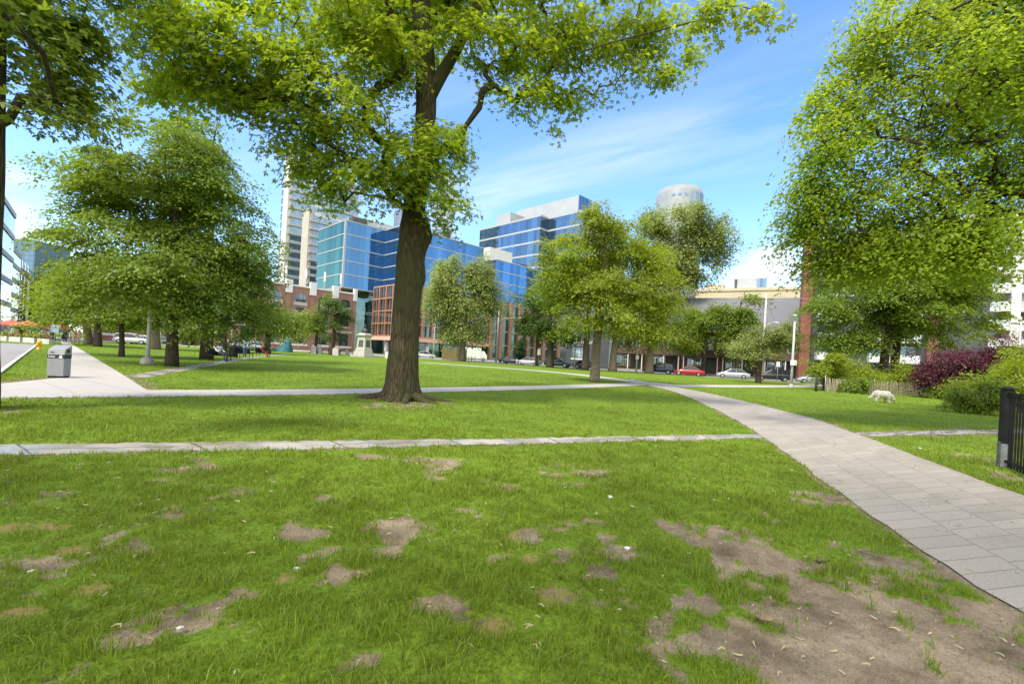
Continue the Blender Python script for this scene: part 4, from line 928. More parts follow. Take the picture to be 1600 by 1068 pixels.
RAIL = glass_mat('balcony_glass', (.50, .55, .56), grid=(1.2, 50), line=(.6, .6, .6), metal=.4, rough=.15)
def flat(v): return (v[0], v[1])
def block(root, name, poly, z0, z1, m):
    o = MB().prism([flat(p) for p in poly], z0, z1).build(name, m, root, world=True); face_uv(o); return o
def fb(root, name, fr, s0, s1, n0, n1, z0, z1, m, uv=False, lab=None):
    o = MB().fbox(fr, s0, s1, n0, n1, z0, z1).build(name, m, root, world=True)
    if uv: face_uv(o)
    if lab: o['label'] = lab
    return o
def rep(o, parent, dv):
    c = o.copy(); COL.objects.link(c); c.parent = parent; c.location = o.location + Vector(dv); return c
def curtain(root, fr, z0, fh, nf, glass, slab, sh=.45, s0=.05, s1=None, out=.05, name='glazing'):
    s1 = fr.L - .05 if s1 is None else s1
    for k in range(nf):
        fb(root, name, fr, s0, s1, -.3, out, z0 + k * fh + sh, z0 + (k + 1) * fh, glass, True)
    s = fb(root, 'floor_band', fr, s0 - .03, s1 + .03, -.3, out + .14, z0, z0 + sh, slab)
    for k in range(1, nf + 1): rep(s, root, (0, 0, k * fh))
def building(name, label, cat, at, group=None):
    return thing(name, label, cat, (at[0], at[1], 0), group=group)

# ---- blue glass office over the brick building
p = {k: GX(*k) for k in [(482, 143), (529, 130), (580, 136), (613, 128), (745, 150)]}
c1 = p[(529, 130)]; c2 = c1 + A45 * 12.5; c3 = p[(613, 128)]; c3 = Vector((c2.x + 6.5, c2.y - 6.5, 0)); c4 = c3 + A45 * 33; c0_ = c1 + B45 * 19
ob = building('office_building', 'blue mirrored glass office block with a green glass side above the old brick building', 'building', c1)
poly = [c0_, c1, c2, c3, c4, c4 + B45 * 22, c0_ + A45 * 40]
block(ob, 'wall', [c0_, c1, c2, c3, c4, c4 + B45 * 26, c0_ + A45 * 46], 18.2, 37.0, GREYM)
Z0, FH = 18.3, 3.82
for a, b, g in ((c0_, c1, G_GREEN), (c1, c2, G_BLUE), (c2, c3, G_BLUE), (c3, c4, G_BLUE)):
    curtain(ob, Fr(a, b), Z0, FH, 5, g, SLAB, .30)
fr = Fr(c1, c2); fb(ob, 'corner_post', fr, -.25, .25, -.2, .3, 18.3, 37.9, SLAB)
block(ob, 'roof_plant', [c1 + A45 * 5 + B45 * 5, c1 + A45 * 26 + B45 * 5, c1 + A45 * 26 + B45 * 14, c1 + A45 * 5 + B45 * 14], 37, 41.0, LIGHTM)
fr = Fr(c1 + A45 * 4 + B45 * 4, c1 + A45 * 9 + B45 * 4); fb(ob, 'roof_unit', fr, 0, 4.5, -3, 0, 37, 40.4, CHAR)
fr = Fr(c1 + A45 * 12 + B45 * 4, c1 + A45 * 22 + B45 * 4)
for k in range(6): fb(ob, 'roof_frame_post', fr, k * 1.9, k * 1.9 + .18, -.2, 0, 37, 39.5, WHITE)
fb(ob, 'roof_frame_rail', fr, 0, 9.7, -.22, .02, 39.5, 39.75, WHITE)
fr = Fr(c3 + A45 * 6 + B45 * 6, c3 + A45 * 20 + B45 * 6); fb(ob, 'roof_screen', fr, 0, 13, -6, 0, 37, 40.2, LIGHTM); fb(ob, 'roof_unit', fr, 13.2, 16, -4, .3, 37, 41.4, CHAR)
# lower right wing
w1 = c4 - A45 * 1.0; w2 = Vector((w1.x + 4.5, w1.y - 4.5, 0)); w3 = w2 + A45 * 24
block(ob, 'wing_wall', [w1 + B45 * .2, w2, w3, w3 + B45 * 26, w1 + B45 * 22], 18.2, 32.9, GREYM)
for a, b, g in ((w1, w2, G_TEAL), (w2, w3, G_BLUE)): curtain(ob, Fr(a, b), Z0 - .02, 3.66, 4, g, SLAB, .30)
fr = Fr(w2 + B45 * 3.0 - A45 * .2, w2 + B45 * 3.0 + A45 * 12); fb(ob, 'roof_screen', fr, 0, 10.5, -8, 0, 33.3, 37.6, WHITE)
# lower floors: recess with round columns
block(ob, 'lobby_wall', [c1 + A45 * 8.3, c2 + A45 * 4, c2 + A45 * 4 + B45 * 20, c1 + A45 * 8.3 + B45 * 20], 0, 18.2, G_DKG)
for k, q in enumerate((c2 + A45 * 1.0 - B45 * 2.0, c3 + A45 * 4)):
    ob_ = MB().lathe([(.75, 0), (.75, 18.2)], (q.x, q.y), 20).build('column', SLAB, ob, True, world=True)

# ---- office tower behind (steel-blue, white plant screen)
t1 = GX(739, 194); t2 = t1 - B45 * 34.5; t3 = t2 + A45 * 5 ; t4 = t3 - B45 * 14
t3 = t2 + A45 * 4.5; t4 = t3 - B45 * 16
tw = building('office_tower', 'taller steel blue glass office with white rooftop screen behind the blue one', 'building', t2)
block(tw, 'wall', [t1, t2, t3, t4, t4 + A45 * 30, t1 + A45 * 34], 0, 53.8, GREYM)
for a, b in ((t1, t2), (t2, t3), (t3, t4)): curtain(tw, Fr(a, b), 30, 4.8, 5, G_TEAL, SLAB, .7)
q1 = t1 + A45 * 4 - B45 * 6; block(tw, 'roof_screen', [q1, q1 - B45 * 8, q1 - B45 * 8 + A45 * 18, q1 + A45 * 18], 54.5, 60.5, LIGHTM)
q2 = GX(890, 173); zq = W(890, 304, 173).z; q1 = q2 + B45 * 33; block(tw, 'roof_screen', [q1, q2, q2 + A45 * 14, q1 + A45 * 14], 54.5, zq, LIGHTM)
q2 = q2 - B45 * .05; block(tw, 'roof_end_glass', [q2, q2 - B45 * .4, q2 - B45 * .4 + A45 * 8, q2 + A45 * 8], 54.5, zq, G_TEAL)

# ---- white residential slab tower
s1 = GX(437.5, 190); s0_ = s1 + B45 * 6.2; s2 = s1 + A45 * 31
rt = building('apartment_tower', 'tall white slab tower with blue ribbon balconies behind the left tree', 'building', s1)
Z1 = W(430, 224, 190).z
block(rt, 'end_wall', [s0_, s1 - A45 * .2 - B45 * .2, s1 + A45 * 2, s0_ + A45 * 2], 0, Z1, PRECAST)
block(rt, 'wall', [s1 + A45 * .1, s2, s2 + B45 * 6, s1 + B45 * 6 + A45 * .1], 0, Z1 - 8, WHITE)
fr = Fr(s1, s2); fh = 3.62; nf = 20; zb = Z1 - 8.4 - fh * nf
for k in range(nf):
    fb(rt, 'window_band', fr, .3, fr.L - .3, -.4, .06, zb + k * fh + 1.3, zb + k * fh + fh - .25, G_RIB, True)
bl = fb(rt, 'balcony', fr, .3, 8.5, -.2, 1.0, zb, zb + 1.2, SLAB)
for k in range(nf):
    if k: rep(bl, rt, (0, 0, k * fh))
bl2 = fb(rt, 'balcony', fr, 14, 30, -.2, 1.0, zb, zb + 1.2, SLAB)
for k in range(1, nf): rep(bl2, rt, (0, 0, k * fh))
l1 = s0_ + A45 * 2.5; l0 = l1 + B45 * 10 
block(rt, 'wing_wall', [l0, l1, l1 + A45 * 14, l0 + A45 * 14], 0, Z1 - 3.5, GREYM)
curtain(rt, Fr(l0, l1), Z1 - 4.5 - 9 * 3.6, 3.6, 9, G_RIB, SLAB, 1.1, name='window_band')
# lower slab in front of it
v1 = GX(472, 172); v0 = v1 + B45 * 7; v2 = v1 + A45 * 25; Z2 = W(462, 324, 172).z
rt2 = building('apartment_tower', 'lower beige end-walled slab in front of the tall white tower', 'building', v1)
block(rt2, 'end_wall', [v0, v1 - A45 * .2 - B45 * .2, v1 + A45 * 2, v0 + A45 * 2], 0, Z2, mat('beige_panel', (.48, .43, .37), .85, var=.07, scale=.5))
block(rt2, 'wall', [v1 + A45 * .1, v2, v2 + B45 * 6.8, v1 + B45 * 6.8 + A45 * .1], 0, Z2 - 1.5, WHITE)
fr = Fr(v1, v2); fh = 2.95; nf = 15; zb = Z2 - 2 - fh * nf
for k in range(nf): fb(rt2, 'window_band', fr, .25, fr.L - .25, -.4, .06, zb + k * fh + 1.15, zb + k * fh + fh - .2, G_RIB, True)
bl = fb(rt2, 'balcony', fr, .25, 22, -.2, .8, zb, zb + 1.05, SLAB)
for k in range(1, nf): rep(bl, rt2, (0, 0, k * fh))

# ---- distant towers
def simple_tower(label, px0, px1, ytop, d, wallm, glass, fh=3.6, nf=8, depth=20, name='tower', sh=.9):
    a = GX(px0, d); b = GX(px1, d); z = W((px0 + px1) / 2, ytop, d).z
    r = building(name, label, 'building', a)
    block(r, 'wall', [a, b, b + Vector((0, depth, 0)), a + Vector((0, depth, 0))], 0, z, wallm)
    curtain(r, Fr(a, b), z - .6 - nf * fh, fh, nf, glass, wallm, sh, name='window_band'); return r
simple_tower('distant tower with a purple top seen over the blue glass roof', 604, 652, 330, 300, mat('mauve_panel', (.30, .20, .33), .6), G_RIB, 4.0, 7)
simple_tower('distant striped tower right beside the big maple trunk', 664, 690, 268, 340, WHITE, G_RIB, 4.2, 24, 20)
simple_tower('distant dark blue glass tower at the end of the left street', 14, 48, 374, 380, mat('dark_blue_panel', (.10, .15, .20), .4), G_TEAL, 4.2, 16, 30, sh=.5)
cy = GX(1047, 285); zc = W(1047, 299, 285).z
rc = building('round_tower', 'round white tower top behind the silvery poplar', 'building', cy)
MB().lathe([(14, 0), (14, zc - 3), (13.8, zc - 2.8), (13.0, zc), (12.6, zc)], (cy.x, cy.y), 40).build('wall', mat('grey_tower_wall', (.25, .27, .28), .6, var=.1, scale=.2), rc, True, world=True)
for k in range(7):
    a0 = R(-128 + k * 15); mbx = MB()
    mbx.add([(cy.x + 14.12 * math.cos(a0 + t * R(9)), cy.y + 14.12 * math.sin(a0 + t * R(9)), z) for z in (zc - 12 if k > 2 else zc - 7, zc - 4 if k > 2 else zc - 5.5) for t in (0, .5, 1)], [(0, 1, 4, 3), (1, 2, 5, 4)])
    o = mbx.build('window', G_RIB, rc, world=True); face_uv(o)

# ---- old brick warehouse
k0_ = Vector((-84, 91.2, 0)); k1_ = Vector((-45.4, 129.8, 0))
wh = building('brick_warehouse', 'old red brick warehouse with pale stone pier caps and arched windows', 'building', k1_)
block(wh, 'wall', [k0_, k1_, k1_ + B45 * 16, k0_ + B45 * 16], 0, 16.4, RED2)
fr = Fr(k0_, k1_); nb = 9; bw = fr.L / nb
arch = None; lower = None; mid = None
for k in range(nb + 1):
    s = k * bw
    fb(wh, 'pier', fr, max(s - .55, 0), min(s + .55, fr.L), 0, .45, 0, 17.0, RED2, True)
    fb(wh, 'pier_cap', fr, max(s - .8, -.1), min(s + .8, fr.L + .1), -.3, .7, 14.6, 18.0, WHITE)
    if k < nb:
        c = s + bw / 2
        def win(z0, w, hgt, archd, mm=G_DARK):
            mb = MB(); P = [(-w / 2, 0), (w / 2, 0), (w / 2, hgt)] + ([(w / 2 * math.cos(R(t)), hgt + w / 2 * .55 * math.sin(R(t))) for t in range(15, 180, 15)] if archd else []) + [(-w / 2, hgt)]
            f0 = [fr.at(c + x, .06) for x, z in P]; V = [(q.x, q.y, z0 + P[i][1]) for i, q in enumerate(f0)]
            f1 = [fr.at(c + x, -.2) for x, z in P]; V += [(q.x, q.y, z0 + P[i][1]) for i, q in enumerate(f1)]
            n = len(P); mb.add(V, [tuple(range(n))] + [(i, i + n, (i + 1) % n + n, (i + 1) % n) for i in range(n)])
            o = mb.build('window', mm, wh, world=True); face_uv(o); return o
        w1_ = win(12.6, 2.7, 1.3, True); fb(wh, 'sill', fr, c - 1.7, c + 1.7, 0, .25, 11.6, 12.5, STONE)
        win(7.2, 2.6, 3.2, True); fb(wh, 'sill', fr, c - 1.6, c + 1.6, 0, .2, 6.6, 7.1, STONE)
        win(1.8, 2.6, 3.2, False)
        fb(wh, 'stone_band', fr, s + .6, s + bw - .6, 0, .16, 5.3, 5.8, STONE)
        fb(wh, 'base_band', fr, s + .6, s + bw - .6, 0, .14, 1.1, 1.6, WHITE)
fb(wh, 'parapet', fr, 0, fr.L, -.4, .3, 16.4, 16.8, WHITE)
for s in (31.5, 36, 41, 46, 50.5):
    q = fr.at(s, -1.2); 
    MB().tube([(q.x, q.y, 16.4), (q.x, q.y, 21.2)], .09, 6).build('antenna_mast', LIGHTM, wh, world=True)
    MB().box(q.x - .22, q.x + .22, q.y - .15, q.y + .15, 19, 21.6).build('antenna_panel', WHITE, wh, world=True)

# ---- orange framed bay building
b1 = Vector((-28.1, 112, 0)); b0 = b1 + B45 * 13.4; b2 = b1 + A45 * 29
ofb = building('framed_building', 'orange metal framed glass front on white columns behind the monument', 'building', b1)
block(ofb, 'glass_box', [b0 + A45 * .4, b1 + Vector((0, .6, 0)), b2, b2 + B45 * 9, b0 + A45 * 10], 4.9, 17.4, G_DARK)
for a, b in ((b0, b1), (b1, b2)):
    fr = Fr(a, b); n = max(2, round(fr.L / 3.25)); st = fr.L / n
    for k in range(n + 1): fb(ofb, 'frame_post', fr, max(k * st - .2, 0), min(k * st + .2, fr.L), -.2, .35, 5.1, 17.5, COPPER)
    for k in range(n): 
        fb(ofb, 'mullion', fr, k * st + st / 2 - .06, k * st + st / 2 + .06, -.2, .2, 5.1, 17.4, GREYM)
    for k in range(5): fb(ofb, 'frame_beam', fr, 0, fr.L, -.22, .30, 4.7 + k * 3.2, 5.05 + k * 3.2, COPPER)
    fb(ofb, 'canopy', fr, -.1, fr.L + .1, -.4, 1.1, 3.75, 4.65, mat('pale_orange_soffit', (.62, .40, .30), .6, var=.06))
block(ofb, 'lobby_glass', [b0 + A45 * 4, b1 + A45 * 4 + B45 * 4, b2 + B45 * 4, b2 + B45 * 9, b0 + A45 * 10], 0, 4.9, G_DKG)
for q in (b1 + B45 * .8 + A45 * .8, b1 + B45 * 7 + A45 * .8, b1 + A45 * 9 + B45 * .8, b1 + A45 * 18 + B45 * .8, b1 + A45 * 26 + B45 * .8):
    MB().lathe([(.55, 0), (.55, 3.8)], (q.x, q.y), 18).build('column', WHITE, ofb, True, world=True)
# ---- tall orange piers beside it, below the blue wing
r0 = b2 + A45 * .4; r1 = r0 + A45 * 32
prb = building('pier_building', 'dark green glass front divided by tall orange brick piers', 'building', r0)
block(prb, 'glass_wall', [r0, r1, r1 + B45 * 8, r0 + B45 * 8], 0, 17.9, G_DKG)
fr = Fr(r0, r1)
for k in range(9): fb(prb, 'pier', fr, k * 3.9 + .05, k * 3.9 + 1.15, -.2, 1.0, 0, 17.6, RED2, True)
for k in range(5): fb(prb, 'floor_band', fr, 0, fr.L, -.2, .25, .2 + k * 4.1, .6 + k * 4.1, GREYM)

# ---- charcoal shopfront with its sign
h0 = GX(884, 92); h1 = GX(950, 88)
shop = building('shop', 'charcoal shop building with white lettering and lit window', 'building', h0)
block(shop, 'wall', [h0, h1, h1 + Vector((2, 12, 0)), h0 + Vector((2, 12, 0))], 0, 7.2, CHAR)
fr = Fr(h0, h1)
fb(shop, 'shop_window', fr, 1.2, 4.6, -.2, .06, 1.8, 3.9, G_WIN, True); fb(shop, 'window_frame', fr, 1.0, 4.8, -.2, .1, 1.5, 1.8, WHITE); fb(shop, 'door', fr, 5.6, 6.8, -.2, .07, .1, 2.4, G_DARK, True)
sg = MB(); random.seed(3)
x = .6
for wlen in (6, 2, 4):           # the lettering is too small to read in the photograph: strokes of its height and spacing
    for i in range(wlen):
        sg.fbox(fr, x, x + .07, .0, .12, 4.75, 5.3); sg.fbox(fr, x + .09, x + .26, .0, .115, *random.choice([(5.2, 5.3), (4.98, 5.08), (4.75, 4.85)])); x += .36
    x += .28
x = 2.0
for i in range(8): sg.fbox(fr, x, x + .06, .0, .12, 4.25, 4.52); sg.fbox(fr, x + .08, x + .2, .0, .115, 4.25 + .09 * (i % 3), 4.33 + .09 * (i % 3)); x += .27
sg.build('sign_lettering', mat('sign_white', (.85, .85, .83), .5), shop, world=True)

# ---- row houses with a long grey roof
rowd = e0; hw = 6.3
def row_house(i, label):
    P0 = Vector((7.2, 92.5, 0)) + rowd * (13.0 + i * hw); P1 = P0 + rowd * (hw - .02)
    r = building('row_house', label, 'house', P0, 'brick row houses along the street')
    block(r, 'wall', [P0, P1, P1 + en * 9, P0 + en * 9], 0, 8.0, BROWN)
    fr = Fr(P0, P1)
    rf = MB(); q = [fr.at(0, .5), fr.at(fr.L, .5), fr.at(fr.L, -8.2), fr.at(0, -8.2)]
    V = [(q[0].x, q[0].y, 7.6), (q[1].x, q[1].y, 7.6), (q[2].x, q[2].y, 14.5), (q[3].x, q[3].y, 14.5)]
    V += [(v[0], v[1], v[2] + .35) for v in V]
    rf.hexa(V); o = rf.build('roof', ROOFG, r, world=True)
    dr = fb(r, 'door', fr, 4.2, 5.2, -.1, .08, .5, 2.8, mat('door_green', (.05, .09, .07), .5)); 
    for (s, z, w, hh) in ((1.0, 1.0, 1.1, 1.9), (2.3, 1.0, 1.1, 1.9), (1.0, 4.6, 1.1, 1.7), (3.9, 4.6, 1.1, 1.7)):
        wf = fb(r, 'window', fr, s - .1, s + w + .1, -.1, .06, z - .1, z + hh + .1, WHITE)
        f2 = MB().fbox(fr, s, s + w, -.05, .09, z, z + hh).build('pane', G_WIN, wf, world=False)
        for v in f2.data.vertices: v.co -= Vector(r.location)
        face_uv(f2)
    fb(r, 'porch_roof', fr, .2, fr.L - .2, .1, 2.0, 3.2, 3.5, mat('porch_brown', (.12, .09, .07), .7))
    for s in (.35, 3.3, 5.8): fb(r, 'porch_post', fr, s, s + .16, 1.75, 1.91, .3, 3.2, WHITE)
    fb(r, 'porch_deck', fr, .2, fr.L - .2, .08, 2.0, 0, .35, mat('porch_stone', (.3, .28, .25), .9))
    return r
for i, l in enumerate(['brick row house farthest left, behind the thick pale trunk', 'brick row house behind the dark car by the pale trunk', 'brick row house behind the red car', 'brick row house behind the silver car', 'brick row house beside the red pillar, behind the black wagon']): row_house(i, l)
# ---- cream block over the roofs
m0 = GX(1080, 166); m1 = GX(1262, 148)
cb = building('cream_building', 'cream walled block showing its top windows above the grey roof', 'building', m1)
zt = 29.6
block(cb, 'wall', [m0, m1, m1 + A45 * 15, m0 + A45 * 15], 0, zt, CREAM)
fr = Fr(m0, m1); w_ = None
for k in range(13):
    if w_ is None: w_ = fb(cb, 'window', fr, 1.4, 2.9, -.1, .06, zt - 6.6, zt - 4.2, G_WIN, True)
    else: rep(w_, cb, tuple(fr.a * (k * 3.1)) + (0,))
fb(cb, 'cornice', fr, -.1, fr.L + .1, -.2, .35, zt - 1.0, zt - .4, CREAM)
fb(cb, 'penthouse', fr, 12, 22, -9, -3, zt, zt + 3.9, LIGHTM); fb(cb, 'penthouse_glass', fr, 12.5, 13.3, -9, -2.9, zt, zt + 3.6, CHAR)
fb(cb, 'penthouse_glass', fr, 19.5, 22.5, -8, -2.8, zt + .4, zt + 3.6, G_RIB, True)
fb(cb, 'roof_house', fr, 3, 9, -7, -3, zt, zt + 2.0, CREAM)

# ---- dark apartment block with a red brick corner pillar
a0 = GX(1246, 71); a1 = a0 + e0 * 22
ap = building('apartment_building', 'dark panelled apartment block with red pillar and small white balconies', 'building', a0)
fr = Fr(a0, a1); ZT = 22.5
block(ap, 'wall', [a0 + en * .4 + e0 * .6, a1, a1 + en * 14, a0 + Vector((.62, .785, 0)) * 14 + e0 * .6], 0, ZT, CHAR)
fb(ap, 'pillar', fr, -.1, 1.25, -1.2, .7, 0, ZT + .8, REDP)
fb(ap, 'pillar', fr, 15.4, 16.6, -1.0, .5, 0, ZT - 6, RED, True)
fb(ap, 'entrance', fr, 1.6, 6, -.3, .08, .2, 3.2, DARKW)
for k in range(7):
    z = 3.55 + k * 2.95
    for s in (2.0, 8.6, 12.0):
        w = 2.4
        dr = fb(ap, 'balcony_door', fr, s + .2, s + w - .2, -.3, .07, z + .3, z + 2.5, G_DARK, True)
        b_ = fb(ap, 'balcony', fr, s, s + w, .05, 1.3, z, z + 1.15, mat('balcony_white', (.62, .66, .66), .5))
    fb(ap, 'window', fr, 4.9, 6.6, -.3, .06, z + .9, z + 2.4, G_WIN, True)
# ---- white apartment block on the right
f0 = GX(1428, 76); f1 = f0 + e0 * 34; 
wb = building('apartment_building', 'white apartment block with recessed glass balconies at the right edge', 'building', f0)
fr = Fr(f0, f1); ZW = W(1570, 305, 64).z
block(wb, 'wall', [f0 + en * 1.8, f1 + en * 1.8, f1 + en * 14, f0 + en * 14], 0, ZW, mat('white_back_wall', (.70, .70, .69), .8, var=.04))  # plain off-white wall behind the recessed balconies
nfl = 10; fh = 2.95; zb = ZW - nfl * fh
for k in range(nfl + 1):
    z = zb + k * fh
    fb(wb, 'floor_band', fr, 0, fr.L, -1.8, 0, z - .35, z + .35, WHITE)
bays = [(i * 5.7, i * 5.7 + 1.15) for i in range(7)]
for s0, s1 in bays: fb(wb, 'column', fr, s0, s1, -1.8, .05, zb - .3, ZW + .5, WHITE)
for i in range(6):
    for k in range(nfl):
        z = zb + k * fh
        if k % 3 == 1 and i % 2 == 0: fb(wb, 'brick_panel', fr, i * 5.7 + 1.2, i * 5.7 + 2.4, -1.75, -1.3, z + .36, z + fh - .36, BROWN, True)
        fb(wb, 'balcony_window', fr, i * 5.7 + 2.4, i * 5.7 + 5.5, -1.9, -1.7, z + .36, z + fh - .5, G_DARK, True)
        fb(wb, 'railing', fr, i * 5.7 + 1.2, i * 5.7 + 5.65, -.12, -.06, z + .4, z + 1.25, RAIL, True)
fb(wb, 'podium', fr, 0, fr.L, -1.6, -.2, 0, zb - .4, BROWN, True)
fb(wb, 'podium_band', fr, -.2, 12, -1.6, .6, zb - 1.4, zb + .6, WHITE)

# ---- left street
g0 = GX(-40, 62); g1 = Vector((g0.x - 10, g0.y + 24, 0)); g0 = GX(-30, 60); g1 = GX(13, 80)
zg = W(13, 336, 80).z
lg = building('glass_building', 'pale glass fronted building at the far left edge of the street', 'building', g1)
block(lg, 'wall', [g0, g1, g1 + Vector((-16, 4, 0)), g0 + Vector((-16, 0, 0))], 0, zg - .4, GREYM)
curtain(lg, Fr(g0, g1), zg - .6 - 5 * 3.9, 3.9, 5, G_TEAL, SLAB, .8, name='window_band')
n0 = GX(10, 112); n1 = GX(26, 128); zn = W(26, 402, 128).z
lb2 = building('brick_building', 'grey and red brick building beyond the pale glass front', 'building', n1)
block(lb2, 'wall', [n0, n1, n1 + Vector((-12, 4, 0)), n0 + Vector((-12, 0, 0))], 0, zn, GREYM)
curtain(lb2, Fr(n0, n1), zn - 19.5, 3.8, 5, G_DKG, STONE, 1.2, name='window_band')
n2 = GX(26, 130); n3 = GX(46, 150); zm = W(40, 424, 140).z
lb3 = building('brick_building', 'tall plain red brick building at the end of the left street', 'building', n2)
block(lb3, 'wall', [n2, n3, n3 + Vector((-12, 4, 0)), n2 + Vector((-12, 0, 0))], 0, zm, RED2)
fr = Fr(n2, n3)
for k in range(5):
    for s in (2, 8, 14): 
        if s + 2 < fr.L: fb(lb3, 'window', fr, s, s + 1.8, -.1, .06, 3 + k * 4, 5.2 + k * 4, G_WIN, True)
# ------------------------------------------------------------------ furniture, vehicles, people
STEEL = mat('galvanised_steel', (.42, .43, .44), .45, .6, var=.08, scale=6)
POLE = mat('concrete_pole', (.50, .49, .46), .85, var=.1, scale=4, bump=.2)
BLACK = mat('black_paint', (.010, .010, .010), .6, spec=.2, var=.3, scale=8, bump=.15, bscale=60)
WPAINT = mat('white_paint', (.78, .78, .76), .5)
GREYP = mat('grey_bin_panel', (.27, .28, .285), .5, .1, var=.08, scale=5)
TEXT_W = mat('lettering_white', (.85, .85, .85), .5)
WOODD = mat('weathered_picket', (.40, .34, .24), .9, var=.3, scale=9, stretch=(1, 1, .2))
WOODB = mat('bench_wood', (.13, .085, .055), .7, var=.2, scale=6)
RUBBER = mat('tyre_rubber', (.015, .015, .015), .8)
CGLASS = mat('car_glass', (.015, .02, .024), .06, spec=.8)
CHROME = mat('wheel_rim', (.55, .55, .56), .3, .8)

# litter bin
bl_ = G(67, 587); br_ = G(91, 590); bx = (G(79, 590)); d_ = bx.y
bin_ = thing('litter_bin', 'grey steel litter bin with slanted hood beside the sidewalk', 'litter bin', (bx.x + .05, bx.y + .2, 0), R(16)); bin_.scale = (.60, .60, .80)
m = MB(); m.bbox(-.36, .36, -.30, .30, .08, .78, .015); m.build('body', GREYP, bin_)
m = MB(); m.box(-.32, .32, -.26, .26, 0, .08); m.build('plinth', BLACK, bin_)
m = MB(); m.box(-.365, .365, -.305, .305, .78, .93); m.build('label_band', mat('bin_band', (.035, .038, .042), .5), bin_)
m = MB(); V = [(-.36, -.30, .93), (.36, -.30, .93), (.36, .30, .93), (-.36, .30, .93), (-.36, -.22, 1.14), (.36, -.22, 1.14), (.36, .30, 1.30), (-.36, .30, 1.30)]; m.hexa(V); m.build('hood', GREYP, bin_)
m = MB(); m.box(.362, .372, -.12, .16, 1.0, 1.14); m.build('opening', DARKW, bin_)
m = MB(); m.box(-.25, -.08, -.292, -.275, 1.0, 1.03); m.build('push_handle', BLACK, bin_)
def text(body, name, size, loc, rot, parent, m, ext=.002):
    cu = bpy.data.curves.new(name, 'FONT'); cu.body = body; cu.size = size; cu.extrude = ext; cu.align_x = 'LEFT'; cu.align_y = 'CENTER'; cu.materials.append(m)
    o = bpy.data.objects.new(name, cu); COL.objects.link(o)
    me = bpy.data.meshes.new_from_object(o.evaluated_get(bpy.context.evaluated_depsgraph_get())); bpy.data.objects.remove(o); me.name = name
    o = bpy.data.objects.new(name, me); COL.objects.link(o); o.parent = parent; o.location = loc; o.rotation_euler = rot; return o
text('Litter', 'lettering', .135, (-.315, -.308, .855), (R(90), 0, 0), bin_, TEXT_W)
m = MB(); m.add([(.12, -.309, .80), (.30, -.309, .80), (.26, -.309, .86), (.20, -.309, .91), (.16, -.309, .86)], [(0, 1, 2, 3, 4)]); m.add([(.23, -.3095, .895), (.265, -.3095, .895), (.265, -.3095, .925), (.23, -.3095, .925)], [(0, 1, 2, 3)]); m.build('pictogram', TEXT_W, bin_)

# hydrant
hp = G(61, 546); YEL = mat('hydrant_yellow', (.72, .36, .015), .45, var=.1, scale=6)
hy = thing('fire_hydrant', 'yellow fire hydrant on the grass verge behind the litter bin', 'fire hydrant', hp)
MB().lathe([(.17, 0), (.17, .05), (.11, .07), (.11, .48), (.15, .50), (.15, .55), (.11, .62), (.06, .68), (.035, .70), (.035, .76)], n=16).build('barrel', YEL, hy, True)
for sx in (-1, 1): MB().tube([(sx * .08, 0, .42), (sx * .21, 0, .42)], .055, 10).build('outlet', YEL, hy, True)
MB().tube([(0, -.08, .36), (0, -.2, .36)], .075, 10).build('outlet', YEL, hy, True)

def lamp_post(label, at, h, r=.07, base=None, sign=None, arm=None, luminaire=True, lean=0.0, lm='lamp'):
    t = thing('lamp_post', label, 'lamp post', at)
    MB().tube([(0, 0, 0), (lean * h * .5, 0, h * .5), (lean * h, 0, h)], [r * 1.25, r, r * .75], 10).build('pole', POLE, t, True)
    if base: MB().lathe([(base * 1.15, 0), (base * 1.15, .1), (base, .22), (base * .85, .34), (.1, .4)], n=16).build('base', mat('cast_base', (.40, .38, .35), .9, var=.2, scale=8), t, True)
    if luminaire and not arm:
        MB().lathe([(.06, h), (.06, h + .1), (.16, h + .14), (.2, h + .5), (.24, h + .52), (.05, h + .66)], n=14).build('lantern', mat('lantern', (.48, .49, .48), .4), t, True)
    if arm:
        MB().tube([(lean * h * .8, 0, h * arm[2]), (arm[0] * .35, 0, h * arm[2] + arm[1] * .75), (arm[0] * .7, 0, h * arm[2] + arm[1]), (arm[0], 0, h * arm[2] + arm[1] * .95)], .05, 8).build('arm', POLE, t, True)
        sgn = 1 if arm[0] > 0 else -1
        m = MB(); m.bbox(min(arm[0], arm[0] + sgn * .9), max(arm[0], arm[0] + sgn * .9), -.15, .15, h * arm[2] + arm[1] * .95 - .06, h * arm[2] + arm[1] * .95 + .14, .04); m.build('lamp_head', mat('lamp_head', (.55, .55, .54), .4), t)
    if sign:
        z, w, hh = sign; m = MB(); m.bbox(-w / 2, w / 2, -r - .12, -r - .01, z, z + hh, .015); m.build('sign_box', WPAINT, t)
    return t
lamp_post('lamp post with a bulky concrete foot left of the tall linden', G(230, 569), 5.2, .085, .27)
lamp_post('lamp post with a white box on it near the picket fence', G(1236, 606), 6.1, .10, .2, sign=(2.1, .55, .45))
lamp_post('slim lamp post with a small white box beside the pale trunk', GX(994, 72), 6.0, .11, None, sign=(2.1, .5, .6))
lamp_post('street light with curved arm in front of the orange piers', GX(775, 92), 11.5, .17, None, arm=(4.2, 1.0, .72))
lamp_post('street light with a short arm left of the wooden hoarding', GX(677, 104), 12, .17, None, arm=(3.0, 1.0, .55))
lamp_post('thin lamp post between the bench and the far parked cars', GX(361, 66), 5.2, .09)
lamp_post('thin pale post behind the standing visitor', GX(389, 68), 6.4, .10)
lamp_post('thin white post left of the red dressed visitor', GX(399, 70), 5.2, .09)
